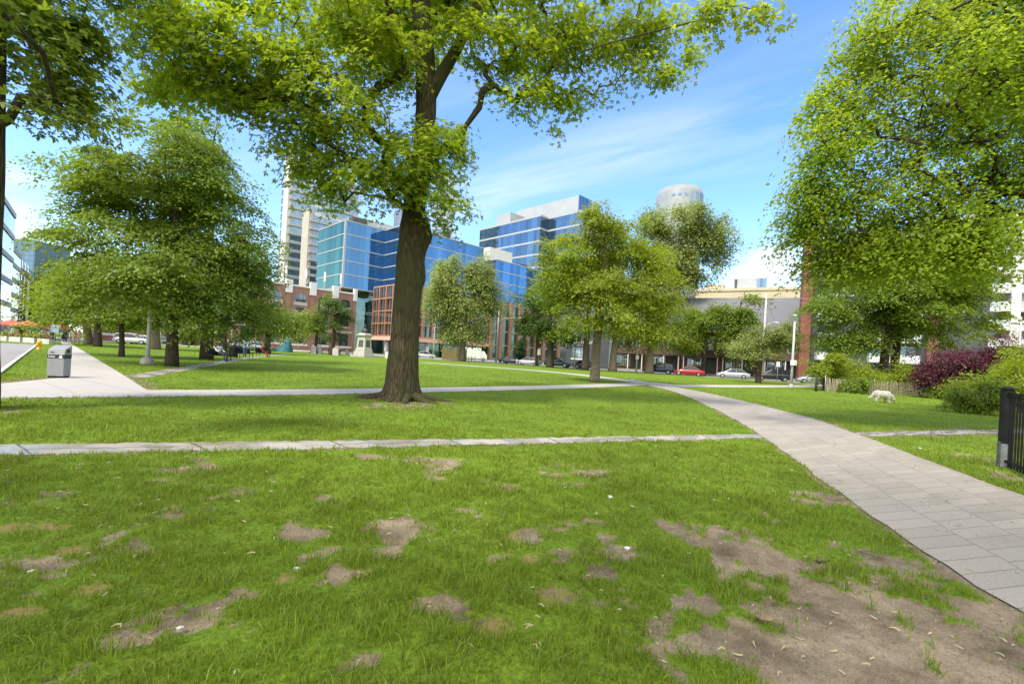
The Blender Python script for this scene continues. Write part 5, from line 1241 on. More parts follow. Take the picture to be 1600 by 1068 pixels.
lamp_post('street lamp with round head in front of the charcoal shop', GX(897, 76), 6.2, .08)
lamp_post('black slim post behind the stout shaded trunk', GX(250, 62), 4.0, .07, luminaire=False)

# utility poles with wires
def utility_pole(label, at, h, arm=None):
    t = thing('utility_pole', label, 'utility pole', at)
    MB().tube([(0, 0, 0), (0, 0, h)], [.17, .11], 10).build('pole', POLE, t, True)
    MB().box(-1.1, 1.1, -.06, .06, h - .9, h - .75).build('crossarm', WOODB, t)
    if arm:
        MB().tube([(0, 0, h * .6), (arm * .4, 0, h * .6 + .7), (arm, 0, h * .6 + .95)], .045, 8).build('lamp_arm', POLE, t, True)
        m = MB(); m.bbox(min(arm, arm * 1.5), max(arm, arm * 1.5), -.14, .14, h * .6 + .85, h * .6 + 1.05, .04); m.build('lamp_head', mat('lamp_head2', (.55, .55, .54), .4), t)
    return t
u1 = GX(1190, 66); utility_pole('grey utility pole with lamp arm in front of the grey roof', u1, 12.6, 1.3)
u2 = GX(40, 66); utility_pole('pale utility pole beside the red patio umbrellas', u2, 8.5)
u3 = GX(1588, 54); utility_pole('pale pole in front of the white balconies', u3, 9.5)
def wire(label, a, b, sag=.6):
    pts = [Vector(a).lerp(Vector(b), t) - Vector((0, 0, sag * 4 * t * (1 - t))) for t in np.linspace(0, 1, 14)]
    o = MB().tube(pts, .028, 5).build('overhead_wire', mat('wire_grey', (.32, .32, .33), .6), None, True); tag(o, label, 'wire', 'overhead wires')
wire('upper overhead wire running right from the grey utility pole', (u1.x, u1.y, 12.3), (u3.x + 6, u3.y, 11.6)); wire('lower overhead wire running right from the grey utility pole', (u1.x, u1.y, 11.7), (u3.x + 6, u3.y, 10.6))
wire('slanting guy wire right of the grey utility pole', (u1.x + .1, u1.y, 11.2), (u1.x + 5.5, u1.y + 3, 5), .05)
wire('upper overhead wire crossing the orange framed front', W(556, 487, 100), W(790, 497, 92), .3); wire('lower overhead wire crossing the orange framed front', W(556, 489.5, 100), W(790, 500, 92), .3)
wire('overhead wire across the left street', W(0, 432, 62), W(44, 437, 80), .2)

# sign plates on thin posts
def sign_post(label, at, h, w, hh, m=WPAINT):
    t = thing('sign_post', label, 'sign', at)
    MB().tube([(0, 0, 0), (0, 0, h)], .035, 8).build('post', STEEL, t, True)
    b = MB(); b.bbox(-w / 2, w / 2, -.06, -.03, h - hh, h, .012); b.build('sign_plate', m, t); return t
sign_post('white sign plate on a post left of the parked silver car', GX(841, 77), 2.9, .55, .95)
sign_post('square white street sign in front of the row house door', GX(1214, 64), 2.8, .5, .7)
sign_post('blue-grey notice board by the sidewalk crowd', GX(85, 48), 2.1, .9, .8, mat('board_blue', (.25, .36, .42), .5))
sign_post('dark red notice board beside the blue-grey one', GX(76, 50), 2.4, .6, .6, mat('board_red', (.38, .06, .06), .5))

# iron fence
fp = G(1568, 731); fdir = Vector((-.52, -.85, 0)).normalized(); FRZ = math.atan2(fdir.y, fdir.x)
fe = thing('iron_fence', 'black iron fence with square end post at the right edge', 'fence', fp, FRZ)
m = MB(); m.bbox(-.075, .075, -.075, .075, -.05, 1.40, .01); ep = m.build('end_post', BLACK, fe)
m = MB(); m.box(-.095, .095, -.095, .095, 1.40, 1.425); m.lathe([(.07, 1.425), (.05, 1.45), (.015, 1.46)], n=10); m.build('cap', BLACK, ep)
m = MB(); m.box(.0755, .079, -.072, .02, .03, .44); m.box(-.072, .072, -.079, -.0755, .03, .47); m.build('bare_patch', mat('bare_zinc', (.15, .15, .15), .6, var=.35, scale=7), ep)
for z0, z1 in ((1.30, 1.345), (.12, .16)): m = MB(); m.box(.075, 3.4, -.02, .02, z0, z1); m.build('rail', BLACK, fe)
pk = None
for k in range(27):
    if pk is None: m = MB(); m.box(.19, .214, -.012, .012, .05, 1.30); pk = m.build('picket', BLACK, fe)
    else: rep(pk, fe, (k * .12, 0, 0))
# picket snow fence
pa, pb = G(1290, 612), G(1502, 621); pf = thing('picket_fence', 'leaning wooden picket snow fence in front of the shrubs', 'fence', pa, math.atan2(pb.y - pa.y, pb.x - pa.x))
Lp = (pb - pa).length; n = 98; random.seed(5)
for k in range(n):
    x = k * Lp / n; ln = .09 * math.sin(x * 1.3) + random.uniform(-.05, .05); ly = .12 * math.sin(x * .7); hh = 1.12 + random.uniform(-.06, .06)
    m = MB(); w = .055; m.hexa([(x, ly - .01, -.02), (x + w, ly - .01, -.02), (x + w, ly + .01, -.02), (x, ly + .01, -.02), (x + ln, ly - .01 + .05, hh), (x + w + ln, ly - .01 + .05, hh), (x + w + ln, ly + .01 + .05, hh), (x + ln, ly + .01 + .05, hh)])
    m.build('picket', WOODD, pf)
for z in (.25, .85): MB().tube([(x, .12 * math.sin(x * .7) + .03 + z * .04, z) for x in np.linspace(0, Lp, 40)], .008, 5).build('wire', STEEL, pf, True)
for k in (0, .33, .66, 1): x = Lp * k; MB().tube([(x, .12 * math.sin(x * .7) + .07, 0), (x, .12 * math.sin(x * .7) + .07, 1.35)], .025, 6).build('stake', STEEL, pf, True)
tag(MB().lathe([(.10, -.1), (.085, .6), (.07, 1.25)], (pa.x - .6, pa.y + .3), 10).build('fence_stump', BARK2, None, True), 'short leaning stump post at the left end of the picket fence', 'post')

# monument
mo = G(568, 557.5); ms = mo.y / F
mon = thing('monument', 'pale stone monument pedestal carrying a dark bust', 'monument', (mo.x, mo.y, 0), R(-24))
def frus(m, w0, w1, z0, z1): m.hexa([(-w0, -w0, z0), (w0, -w0, z0), (w0, w0, z0), (-w0, w0, z0), (-w1, -w1, z1), (w1, -w1, z1), (w1, w1, z1), (-w1, w1, z1)])
m = MB(); frus(m, 1.45, 1.45, 0, .3); frus(m, 1.15, 1.1, .3, .75); frus(m, .98, .9, .75, 1.35); m.build('stepped_base', STONE, mon)
m = MB(); frus(m, .82, .70, 1.35, 3.25); m.build('die', mat('white_stone', (.50, .48, .43), .8, var=.08, scale=3), mon)
m = MB(); frus(m, .72, .95, 3.25, 3.45); frus(m, .98, .98, 3.45, 3.62); frus(m, .75, .6, 3.62, 3.85); m.build('cornice', STONE, mon)
for rz in (0, 90):
    mm = Matrix.Rotation(R(rz), 4, 'Z'); m = MB(); V = [(-.52, -.83, 1.6), (.52, -.83, 1.6), (.52, -.7, 1.6), (-.52, -.7, 1.6), (-.44, -.765, 2.75), (.44, -.765, 2.75), (.44, -.6, 2.75), (-.44, -.6, 2.75)]
    m.hexa([mm @ Vector(v) for v in V]); m.build('plaque', mat('plaque_dark', (.10, .105, .10), .5, var=.2, scale=4), mon)
m = MB(); m.lathe([(.12, 2.98), (.12, 3.1)], n=12); 
BRONZE = mat('dark_bronze', (.07, .075, .07), .45, .5, var=.3, scale=5)
m = MB(); m.lathe([(.42, 3.85), (.50, 4.0), (.52, 4.25), (.42, 4.5), (.18, 4.62), (.13, 4.72), (.19, 4.82), (.23, 4.98), (.2, 5.12), (.26, 5.14), (.16, 5.28), (.04, 5.33)], n=18)
bu = m.build('bust', BRONZE, mon, True)
for v in bu.data.vertices: v.co.y *= .75
# low rail fence and gravestones by the monument
lf0 = GX(485, 76); lf = thing('low_fence', 'low dark rail fence left of the monument', 'fence', lf0, 0)
LL = GX(560, 76).x - lf0.x
for k in range(9): MB().tube([(k * LL / 8, 0, 0), (k * LL / 8, 0, 1.0)], .04, 6).build('fence_post', BLACK, lf, True)
for z in (.45, .95): MB().tube([(0, 0, z), (LL, 0, z)], .03, 6).build('rail', BLACK, lf, True)
for i, (px, d, w, hh, l) in enumerate([(490, 79, .9, 1.35, 'wide grey slab left behind the low rail fence'), (499, 80, .7, 1.5, 'tall grey slab next to the wide left one'), (524, 75, .95, 1.25, 'pale rounded slab in front of the dark round tree'), (542, 76, .5, 1.1, 'narrow dark slab midway between dark tree and monument'), (554, 74, .6, 1.0, 'low reddish slab close beside the monument'), (604, 74, .45, 1.1, 'rounded white slab between the monument and the big maple trunk')]):
    at = GX(px, d); m = MB(); P = [(-w / 2, 0), (w / 2, 0), (w / 2, hh * .8)] + [(w / 2 * math.cos(R(a)), hh * .8 + hh * .2 * math.sin(R(a))) for a in range(20, 180, 20)] + [(-w / 2, hh * .8)]
    n = len(P); m.add([(x, -.1, z) for x, z in P] + [(x, .1, z) for x, z in P], [tuple(range(n)), tuple(range(2 * n - 1, n - 1, -1))] + [(i_, i_ + n, (i_ + 1) % n + n, (i_ + 1) % n)[::-1] for i_ in range(n)])
    o = m.build('stone_slab', mat('slab_grey' + str(i), [(.36, .36, .36), (.3, .3, .29), (.5, .48, .45), (.2, .19, .19), (.34, .24, .2), (.6, .59, .56)][i], .85, var=.15, scale=4), None); o.location = at
    tag(o, l, 'gravestone', 'stone slabs around the monument')

# wooden hoarding, white van, bollards
hd0, hd1 = GX(690, 96), GX(717, 92)
hd = thing('hoarding', 'brown plank hoarding box in front of the orange framed lobby', 'hoarding', hd0, math.atan2(hd1.y - hd0.y, hd1.x - hd0.x)); Lh = (hd1 - hd0).length
PLANK = mat('brown_plank', (.17, .13, .04), .85, var=.25, scale=2, stretch=(.2, 1, 6))
for k in range(7): m = MB(); m.box(0, Lh, -.03, .03, .05 + k * .32, .34 + k * .32); m.box(Lh - .06, Lh, .04, 2, .05 + k * .32, .34 + k * .32); m.build('plank_row', PLANK, hd)
for k in range(4): m = MB(); m.box(k * Lh / 3 - .05, k * Lh / 3 + .05, .04, .14, 0, 2.4); m.build('post', PLANK, hd)
def wheel(parent, x, y, r, w=.2):
    s = 1 if y > 0 else -1
    t = MB(); prof = [(r * .62, -w / 2), (r * .94, -w / 2), (r, -w * .3), (r, w * .3), (r * .94, w / 2), (r * .62, w / 2)]
    V = []; fc = []; n = 20
    for rr, yy in prof:
        for k in range(n): V.append((x + rr * math.cos(2 * math.pi * k / n), y + yy, r + rr * math.sin(2 * math.pi * k / n)))
    for i in range(len(prof)):
        for k in range(n): fc.append((i * n + k, i * n + (k + 1) % n, ((i + 1) % len(prof)) * n + (k + 1) % n, ((i + 1) % len(prof)) * n + k))
    o = t.add(V, fc).build('wheel', RUBBER, parent, True)
    q = MB(); n = 20; V = [(x + r * .62 * math.cos(2 * math.pi * k / n), y + s * w * .35, r + r * .62 * math.sin(2 * math.pi * k / n)) for k in range(n)] + [(x, y + s * w * .45, r)]
    q.add(V, [(k, (k + 1) % n, n) for k in range(n)]).build('rim', CHROME, o)
    return o
PAINT = {}
def paint(n, c):
    return mat('car_paint_' + n, c, .3, .25, spec=.5, coat=.6)
def car(label, at, rz, p, kind='sedan'):
    """lofted body: stations along the car, cross-section from sill to roof"""
    t = thing('parked_car', label, 'car', at, rz, 'cars parked along the streets')
    if kind == 'sedan':
        L_, w, r = 4.6, .90, .33
        body = [(-2.3, .32, .62, .74), (-2.22, .24, .82, .84), (-1.7, .2, .94, .89), (-1.2, .2, .96, .9), (0, .2, .93, .9), (.9, .2, .93, .9), (1.5, .2, .86, .88), (2.05, .22, .74, .82), (2.25, .3, .6, .7), (2.3, .36, .5, .62)]
        cab = [(-1.75, .94), (-1.0, 1.40), (-.3, 1.46), (.25, 1.43), (1.2, .92)]
    else:
        L_, w, r = 4.7, .93, .37
        body = [(-2.35, .4, .8, .8), (-2.28, .3, 1.0, .88), (-1.8, .25, 1.08, .92), (-1.2, .25, 1.08, .93), (0, .25, 1.05, .93), (.8, .25, 1.05, .93), (1.4, .25, 1.0, .92), (2.1, .28, .88, .86), (2.3, .36, .72, .76), (2.35, .44, .6, .68)]
        cab = [(-2.25, 1.06), (-1.95, 1.62), (-.8, 1.70), (.2, 1.66), (1.15, 1.04)]
    V = []; fc = []; K = 10
    for x, z0, z1, hw in body:
        zc = z0 + (z1 - z0) * .55
        V += [(x, -hw * .9, z0), (x, -hw, z0 + .1), (x, -hw * 1.01, zc), (x, -hw * .97, z1 - .06), (x, -hw * .88, z1), (x, hw * .88, z1), (x, hw * .97, z1 - .06), (x, hw * 1.01, zc), (x, hw, z0 + .1), (x, hw * .9, z0)]
    for i in range(len(body) - 1):
        for k in range(K): fc.append((i * K + k, (i + 1) * K + k, (i + 1) * K + (k + 1) % K, i * K + (k + 1) % K))
    fc += [tuple(range(K)), tuple(range((len(body) - 1) * K, len(body) * K))[::-1]]
    MB().add(V, fc).build('body', p, t, True)
    ti = .70; tb = .86 * w / .9
    def wd(z): 
        f = (z - cab[0][1]) / (cab[2][1] - cab[0][1]); return tb + (ti - tb) * max(0, f)
    V = []; 
    for x, z in cab: V += [(x, -wd(z), z), (x, wd(z), z)]
    m = MB(); n = len(cab); f = [(2 * i, 2 * i + 2, 2 * i + 3, 2 * i + 1) for i in (1, 2)]
    V2 = [(x, y, z - .04) for x, y, z in V]
    roof = [V[2], V[4], V[6], V[3], V[5], V[7]]
    m.add([V[2], V[3], V[5], V[4], V[7], V[6]], [(0, 1, 2, 3), (3, 2, 4, 5)])
    pil = MB().add([V[2], V[3], V[5], V[4], V[7], V[6]], [(0, 1, 2, 3), (3, 2, 4, 5)])
    for s in (0, 1):             # pillars
        for i, j in ((0, 1), (4, 3)):
            a, b = Vector(V[2 * i + s]), Vector(V[2 * j + s]); pil.tube([a, b], .035, 5)
        pil.tube([Vector(V[2 + s]), Vector(V[4 + s]), Vector(V[6 + s])], .035, 5)
        mx = (cab[2][0] + cab[1][0]) / 2; pil.tube([(mx + .25, (1 if s else -1) * wd(cab[0][1]), cab[0][1]), (mx + .25, (1 if s else -1) * wd(cab[2][1]) * .99, cab[2][1] - .03)], .03, 5)
    pil.build('roof', p, t)
    MB().add([V[8], V[9], V[7], V[6]], [(0, 1, 2, 3)]).build('windscreen', CGLASS, t)
    MB().add([V[1], V[0], V[2], V[3]], [(0, 1, 2, 3)]).build('rear_window', CGLASS, t)
    for s in (0, 1): MB().add([V[0 + s], V[2 + s], V[4 + s], V[6 + s], V[8 + s]], [(0, 1, 2, 3, 4) if s else (4, 3, 2, 1, 0)]).build('side_window', CGLASS, t)
    xw = L_ / 2 - .88
    for sx in (-1, 1):
        for sy in (-1, 1): wheel(t, sx * xw, sy * (w - .08), r)
    zl = body[-3][2] - .14
    for s in (-1, 1):
        MB().box(L_ / 2 - .16, L_ / 2 - .02, s * .42 - .16, s * .42 + .16, zl - .14, zl - .02).build('headlight', mat('headlight', (.75, .77, .78), .15), t)
        MB().box(-L_ / 2 + .0, -L_ / 2 + .12, s * .62 - .14, s * .62 + .14, body[1][2] - .22, body[1][2] - .06).build('taillight', mat('taillight', (.35, .01, .01), .25), t)
    return t
rzs = math.atan2(e0.y, e0.x)
def on_street(px, off):          # where the pixel column meets the parked line
    k = ray(px, 570)[0]; p0 = c0 + en * off
    t = (k * p0.y - p0.x) / (e0.x - k * e0.y); return p0 + e0 * t
car('black parked sedan at the left end of the right-hand row', on_street(799, 0), rzs, paint('black', (.02, .021, .024)))
car('silver parked sedan in front of the small conifer', on_street(826, 0), rzs + math.pi, paint('silver', (.5, .52, .54)))
car('dark green parked car beside the thick leaning trunk', on_street(872, 0), rzs, paint('green', (.03, .07, .065)), 'suv')
car('dark parked car half hidden by the bright lawn tree trunk', on_street(917, 0), rzs, paint('charcoal', (.05, .05, .055)))
car('navy blue parked wagon right of the thick pale trunk', on_street(1030, 0), rzs + math.pi, paint('navy', (.015, .025, .06)), 'suv')
car('bright red parked sedan', on_street(1077, 0), rzs + math.pi, paint('red', (.42, .012, .02)))
car('silver grey parked sedan right of the red one', on_street(1146, 0), rzs + math.pi, paint('grey', (.42, .44, .46)))
car('black parked wagon behind the crooked olive tree', on_street(1208, -.3), rzs + math.pi, paint('black2', (.018, .019, .024)), 'suv')
car('light blue-grey car by the dark garage entrance', on_street(1275, -.6), rzs + math.pi, paint('blue', (.30, .36, .42)))
car('dark parked car behind the thin lamp post on the left', GX(378, 78), R(8), paint('black3', (.03, .032, .036)))
car('blue-grey parked car left of the standing visitor', GX(405, 76), R(8), paint('bluegrey', (.16, .22, .28)))
car('white parked car behind the slim low-branched tree', GX(207, 74), R(20), paint('white', (.72, .73, .74)), 'suv')
car('second white parked car right behind the lamp post foot', GX(226, 76), R(20), paint('white2', (.66, .67, .68)))
car('dark car between stout trunk and tall linden trunk', GX(257, 80), R(14), paint('dark4', (.06, .07, .085)))
car('silver car beside the hoarding under the orange front', GX(664, 100), R(10), paint('silver2', (.55, .56, .57)))
va = GX(740, 102); van = thing('delivery_van', 'white box van with grey lower windows beside the hoarding', 'van', va, R(6))
m = MB(); m.bbox(-2.9, 1.6, -1.0, 1.0, .5, 2.9, .08); m.build('cargo_box', WPAINT, van)
m = MB(); m.add([(1.62, -.95, .45), (2.9, -.95, .45), (2.9, .95, .45), (1.62, .95, .45), (1.62, -.95, 2.3), (2.2, -.9, 2.25), (2.2, .9, 2.25), (1.62, .95, 2.3), (2.9, -.95, 1.25), (2.9, .95, 1.25)], [(3, 2, 1, 0), (4, 5, 6, 7), (0, 1, 8, 5, 4), (2, 3, 7, 6, 9), (1, 2, 9, 8), (3, 0, 4, 7)]); m.build('cab', WPAINT, van)
MB().add([(2.9, -.9, 1.27), (2.9, .9, 1.27), (2.22, .86, 2.22), (2.22, -.86, 2.22)], [(0, 1, 2, 3)]).build('windscreen', CGLASS, van)
for x in (-2.0, 2.1):
    for y in (-.9, .9): wheel(van, x, y, .38)
for i in range(6):
    o = MB().lathe([(.11, 0), (.11, .9), (.07, 1.0)], n=10).build('bollard', WPAINT if i % 2 else STEEL, None, True); o.location = GX(716 + i * 5.2, 93)
    tag(o, ['grey bollard, first from the hoarding', 'white bollard, second from the hoarding', 'grey bollard, third from the hoarding', 'white bollard, fourth from the hoarding', 'grey bollard, fifth from the hoarding', 'white bollard farthest from the hoarding'][i], 'bollard', 'bollards in front of the van')

# patio: umbrellas, planters
def umbrella(label, at, col, h=2.5, r=1.6):
    t = thing('patio_umbrella', label, 'umbrella', at, random.random(), 'red patio umbrellas')
    MB().tube([(0, 0, 0), (0, 0, h)], .03, 8).build('pole', WOODB, t, True)
    n = 8; V = [(0, 0, h + .05)]
    for k in range(n): a = 2 * math.pi * k / n; V.append((r * math.cos(a), r * math.sin(a), h - .55))
    for k in range(n): a = 2 * math.pi * k / n; V.append((r * math.cos(a), r * math.sin(a), h - .73))
    m = MB(); m.add(V, [(0, k + 1, (k + 1) % n + 1) for k in range(n)] + [(k + 1, k + 9, (k + 1) % n + 9, (k + 1) % n + 1) for k in range(n)]); m.build('canopy', col, t)
    MB().lathe([(.3, 0), (.3, .08), (.05, .12)], n=12).build('base', STEEL, t)
    return t
UM = mat('umbrella_red', (.52, .11, .08), .8, var=.1, scale=2); UM2 = mat('umbrella_orange', (.60, .17, .10), .8, var=.1, scale=2)
umbrella('red patio umbrella at the left by the pale utility pole', GX(16, 58), UM); umbrella('orange-red patio umbrella right of the pale utility pole', GX(43, 56), UM2); umbrella('small red patio umbrella behind the litter bin', GX(92, 64), UM, 2.4, 1.3)
PL = mat('planter_white', (.55, .55, .52), .8, var=.1, scale=4)
pls = [(6, 52, 'white planter box with flowers at the left street edge'), (27, 51, 'white planter box under the orange-red umbrella'), (49, 50, 'white planter box with yellow flowers left of the hydrant'), (72, 49, 'white planter box with pink flowers behind the litter bin')]
for i, (px, d, l) in enumerate(pls):
    at = GX(px, d); t = thing('planter_box', l, 'planter', at, R(-6), 'patio planter boxes')
    m = MB(); m.bbox(-.72, .72, -.3, .3, 0, .55, .02); m.build('box', PL, t)
    r = np.random.default_rng(100 + i); n = 260
    P = np.stack([r.uniform(-.75, .75, n), r.uniform(-.32, .32, n), .55 + np.abs(r.normal(0, .2, n))], 1); Nn = unit(r.normal(size=(n, 3)) + [0, -.6, .8])
    leaf_mesh('foliage', P, Nn, r.normal(size=(n, 3)), np.full(n, .16), 1, LM['mid'], t)
    fm = mat('flower' + str(i), [(.6, .5, .12), (.65, .15, .2), (.7, .55, .05), (.7, .3, .45)][i], .7)
    leaf_mesh('flowers', P[:90] + [0, -.05, .1], Nn[:90], r.normal(size=(90, 3)), np.full(90, .14), 1, fm, t)

# benches
def bench(label, at, rz):
    t = thing('park_bench', label, 'bench', at, rz)
    m = MB(); m.bbox(-.75, .75, -.22, .22, .40, .45, .012); m.build('seat', BLACK, t)
    m = MB(); m.hexa([(-.75, .2, .45), (.75, .2, .45), (.75, .24, .45), (-.75, .24, .45), (-.75, .32, .88), (.75, .32, .88), (.75, .36, .88), (-.75, .36, .88)]); m.build('backrest', BLACK, t)
    for x in (-.65, .65):
        for y in (-.18, .2): MB().tube([(x, y, 0), (x, y, .41)], .025, 6).build('leg', BLACK, t)
    return t
sm = G(344, 564.5); rzb = R(72)
bench('black bench carrying the seated man in white', (sm.x, sm.y, 0), rzb)
b2_ = G(379, 560.0); bench('black bench between seated man and standing visitor', (b2_.x - .3, b2_.y + .8, 0), rzb)
b3_ = G(411, 557.0); bench('black bench under the red dressed visitor', (b3_.x, b3_.y, 0), rzb)
at = GX(364, 41); m = MB(); m.bbox(-.3, .3, -.3, .3, 0, .95, .06); m.lathe([(.28, .95), (.22, 1.06), (.05, 1.12)], n=14); o = m.build('waste_bin', BLACK, None); o.location = at; tag(o, 'black waste bin beside the middle bench', 'waste bin')

# people: one continuous skinned body each, coloured by region
def person(label, at, rz, J, cols, name='person', group=None, hair=None, radii=None):
    """J: joint name -> xyz; cols: dict region -> colour"""
    E = [('pelvis', 'chest'), ('chest', 'neck'), ('neck', 'head'), ('chest', 'shL'), ('shL', 'elL'), ('elL', 'haL'), ('haL', 'fiL'), ('chest', 'shR'), ('shR', 'elR'), ('elR', 'haR'), ('haR', 'fiR'),
         ('pelvis', 'hiL'), ('hiL', 'knL'), ('knL', 'anL'), ('anL', 'toL'), ('pelvis', 'hiR'), ('hiR', 'knR'), ('knR', 'anR'), ('anR', 'toR'), ('head', 'crown')]
    RD = dict(pelvis=.15, chest=.165, neck=.06, head=.105, crown=.085, sh=.075, el=.05, ha=.036, fi=.03, hi=.10, kn=.065, an=.045, to=.04)
    if radii: RD.update(radii)
    names = list(J); me = bpy.data.meshes.new(name); me.from_pydata([J[k] for k in names], [(names.index(a), names.index(b)) for a, b in E], [])
    o = bpy.data.objects.new(name, me); COL.objects.link(o)
    md = o.modifiers.new('skin', 'SKIN'); md.branch_smoothing = .6; sb = o.modifiers.new('sub', 'SUBSURF'); sb.levels = 2; sb.render_levels = 2
    for i, k in enumerate(names):
        rr = RD.get(k, RD.get(k[:2], .06)); yk = rr * (.72 if k in ('pelvis', 'chest') else 1)
        me.skin_vertices[0].data[i].radius = (rr, yk if k in ('pelvis', 'chest') else rr); me.skin_vertices[0].data[i].use_root = (k == 'pelvis')
    dg = bpy.context.evaluated_depsgraph_get(); ev = o.evaluated_get(dg); m2 = bpy.data.meshes.new_from_object(ev)
    bpy.data.objects.remove(o); bpy.data.meshes.remove(me)
    regs = ['skin', 'top', 'bottom', 'shoe', 'hair']
    for rg in regs: m2.materials.append(mat('cloth_%s_%s' % (rg, '_'.join('%.2f' % c for c in cols[rg])), cols[rg], .8))
    def reg(a, b, t):
        if a == 'head' or b in ('head',): return 'skin'
        if a == 'chest' and b == 'neck': return 'top' if t < .75 else 'skin'
        if a[:2] in ('sh',): return 'top'
        if a[:2] == 'el': return 'skin' if cols.get('short') else ('top' if t < .85 else 'skin')
        if a[:2] == 'ha': return 'skin'
        if a[:2] == 'an': return 'shoe'
        if a[:2] == 'kn': return 'skin' if cols.get('shorts') else 'bottom'
        if a == 'pelvis' and b == 'chest': return 'top' if t > .12 else 'bottom'
        if a == 'chest': return 'top'
        return 'bottom'
    segs = [(a, b, np.array(J[a]), np.array(J[b])) for a, b in E]
    for p in m2.polygons:
        c = np.array(p.center); best = None
        for a, b, A, B in segs:
            t = float(np.clip(np.dot(c - A, B - A) / max(np.dot(B - A, B - A), 1e-9), 0, 1)); dd = np.linalg.norm(c - A - (B - A) * t) - RD.get(a, RD.get(a[:2], .06)) * .6
            if best is None or dd < best[0]: best = (dd, a, b, t)
        p.material_index = regs.index(reg(*best[1:])); p.use_smooth = True
    m2.name = name
    body = bpy.data.objects.new(name, m2); COL.objects.link(body); body.location = at; body.rotation_euler = (0, 0, rz)
    tag(body, label, 'person', group)
    h = Vector(J['head']); c = Vector(J['crown']); ax = (c - h).normalized()
    hm = MB(); V = []; n = 14
    for i in range(7):
        th = R(i * 20)
        for k in range(n):
            a = 2 * math.pi * k / n; V.append((math.sin(th) * math.cos(a) * .118, math.sin(th) * math.sin(a) * .118 + .012 * (1 if True else 0), math.cos(th) * .125))
    hm.add([h + ax * .05 + Vector(v) for v in V if True], [(i * n + k, i * n + (k + 1) % n, (i + 1) * n + (k + 1) % n, (i + 1) * n + k) for i in range(6) for k in range(n) if not (i > 2 and 7 < k < 14)])
    hm.build('hair', mat('hair_' + '_'.join('%.2f' % q for q in cols['hair']), cols['hair'], .9), body, True)
    fm = MB(); f = h + Vector((0, -.1, .0))
    fm.add([f + Vector(v) for v in ((-.014, .0, -.03), (.014, .0, -.03), (0, -.028, -.025), (0, .0, .02))], [(0, 2, 3), (2, 1, 3), (0, 1, 2)]); fm.build('nose', m2.materials[0], body)
    return body
def stand(a=.0, step=.0, armL=None, armR=None):
    J = dict(pelvis=(0, 0, .93), chest=(0, -.01, 1.28), neck=(0, 0, 1.47), head=(0, -.02, 1.58), crown=(0, -.01, 1.68))
    for s, k in ((1, 'L'), (-1, 'R')):
        f = step * s
        J['sh' + k] = (s * .18, 0, 1.40); J['el' + k] = (s * .23, .03 + f * .3, 1.13); J['ha' + k] = (s * .22, -.06 + f * .5, .88); J['fi' + k] = (s * .21, -.09 + f * .55, .78)
        J['hi' + k] = (s * .10, 0, .86); J['kn' + k] = (s * .11, -.02 - f * .5, .48); J['an' + k] = (s * .11, .02 - f * .8, .08); J['to' + k] = (s * .12, -.14 - f * .8, .04)
    if armR: J['elR'], J['haR'], J['fiR'] = armR
    if armL: J['elL'], J['haL'], J['fiL'] = armL
    return J
def sit(lean=.12, spread=1.0):
    J = dict(pelvis=(0, .06, .54), chest=(0, .06 + lean, .90), neck=(0, .04 + lean, 1.10), head=(0, .0 + lean, 1.21), crown=(0, .02 + lean, 1.31))
    for s, k in ((1, 'L'), (-1, 'R')):
        J['sh' + k] = (s * .19, .05 + lean, 1.03); J['el' + k] = (s * .26, .0 + lean, .76); J['ha' + k] = (s * .15, -.24, .66); J['fi' + k] = (s * .10, -.32, .64)
        J['hi' + k] = (s * .11, .0, .53); J['kn' + k] = (s * .14 * spread, -.42, .54); J['an' + k] = (s * .13 * spread, -.45 if k == 'L' else -.62, .09); J['to' + k] = (s * .14 * spread, -.6 if k == 'L' else -.78, .04)
    return J
SK, SKD = (.42, .25, .17), (.14, .075, .05)
person('seated man in a white shirt and cap on the left bench', (sm.x, sm.y, 0), rzb, sit(.14), dict(skin=SKD, top=(.72, .74, .78), bottom=(.04, .045, .06), shoe=(.02, .02, .02), hair=(.75, .75, .76)))
st = G(382, 560); person('standing visitor in blue-white shirt and shorts before the bench', st, R(75), stand(armR=((-.24, -.1, 1.15), (-.12, -.3, 1.22), (-.06, -.38, 1.26)), armL=((.24, -.1, 1.15), (.12, -.3, 1.22), (.06, -.38, 1.26))), dict(skin=SKD, top=(.42, .55, .6), bottom=(.10, .13, .2), shoe=(.75, .75, .75), hair=(.015, .012, .012), shorts=True, short=True))
person('seated visitor in red with a black bag on the far bench', (b3_.x, b3_.y, 0), rzb, sit(.05), dict(skin=SK, top=(.42, .08, .06), bottom=(.36, .06, .045), shoe=(.05, .02, .02), hair=(.45, .05, .04)))
bg = MB(); bg.bbox(-.19, .19, -.13, .13, .0, .36, .06); bgo = bg.build('black_bag', BLACK, None); bgo.location = (b3_.x + .28, b3_.y - .22, .62); bgo.rotation_euler = (0, 0, rzb); tag(bgo, 'black bag on the lap of the red dressed visitor', 'bag')
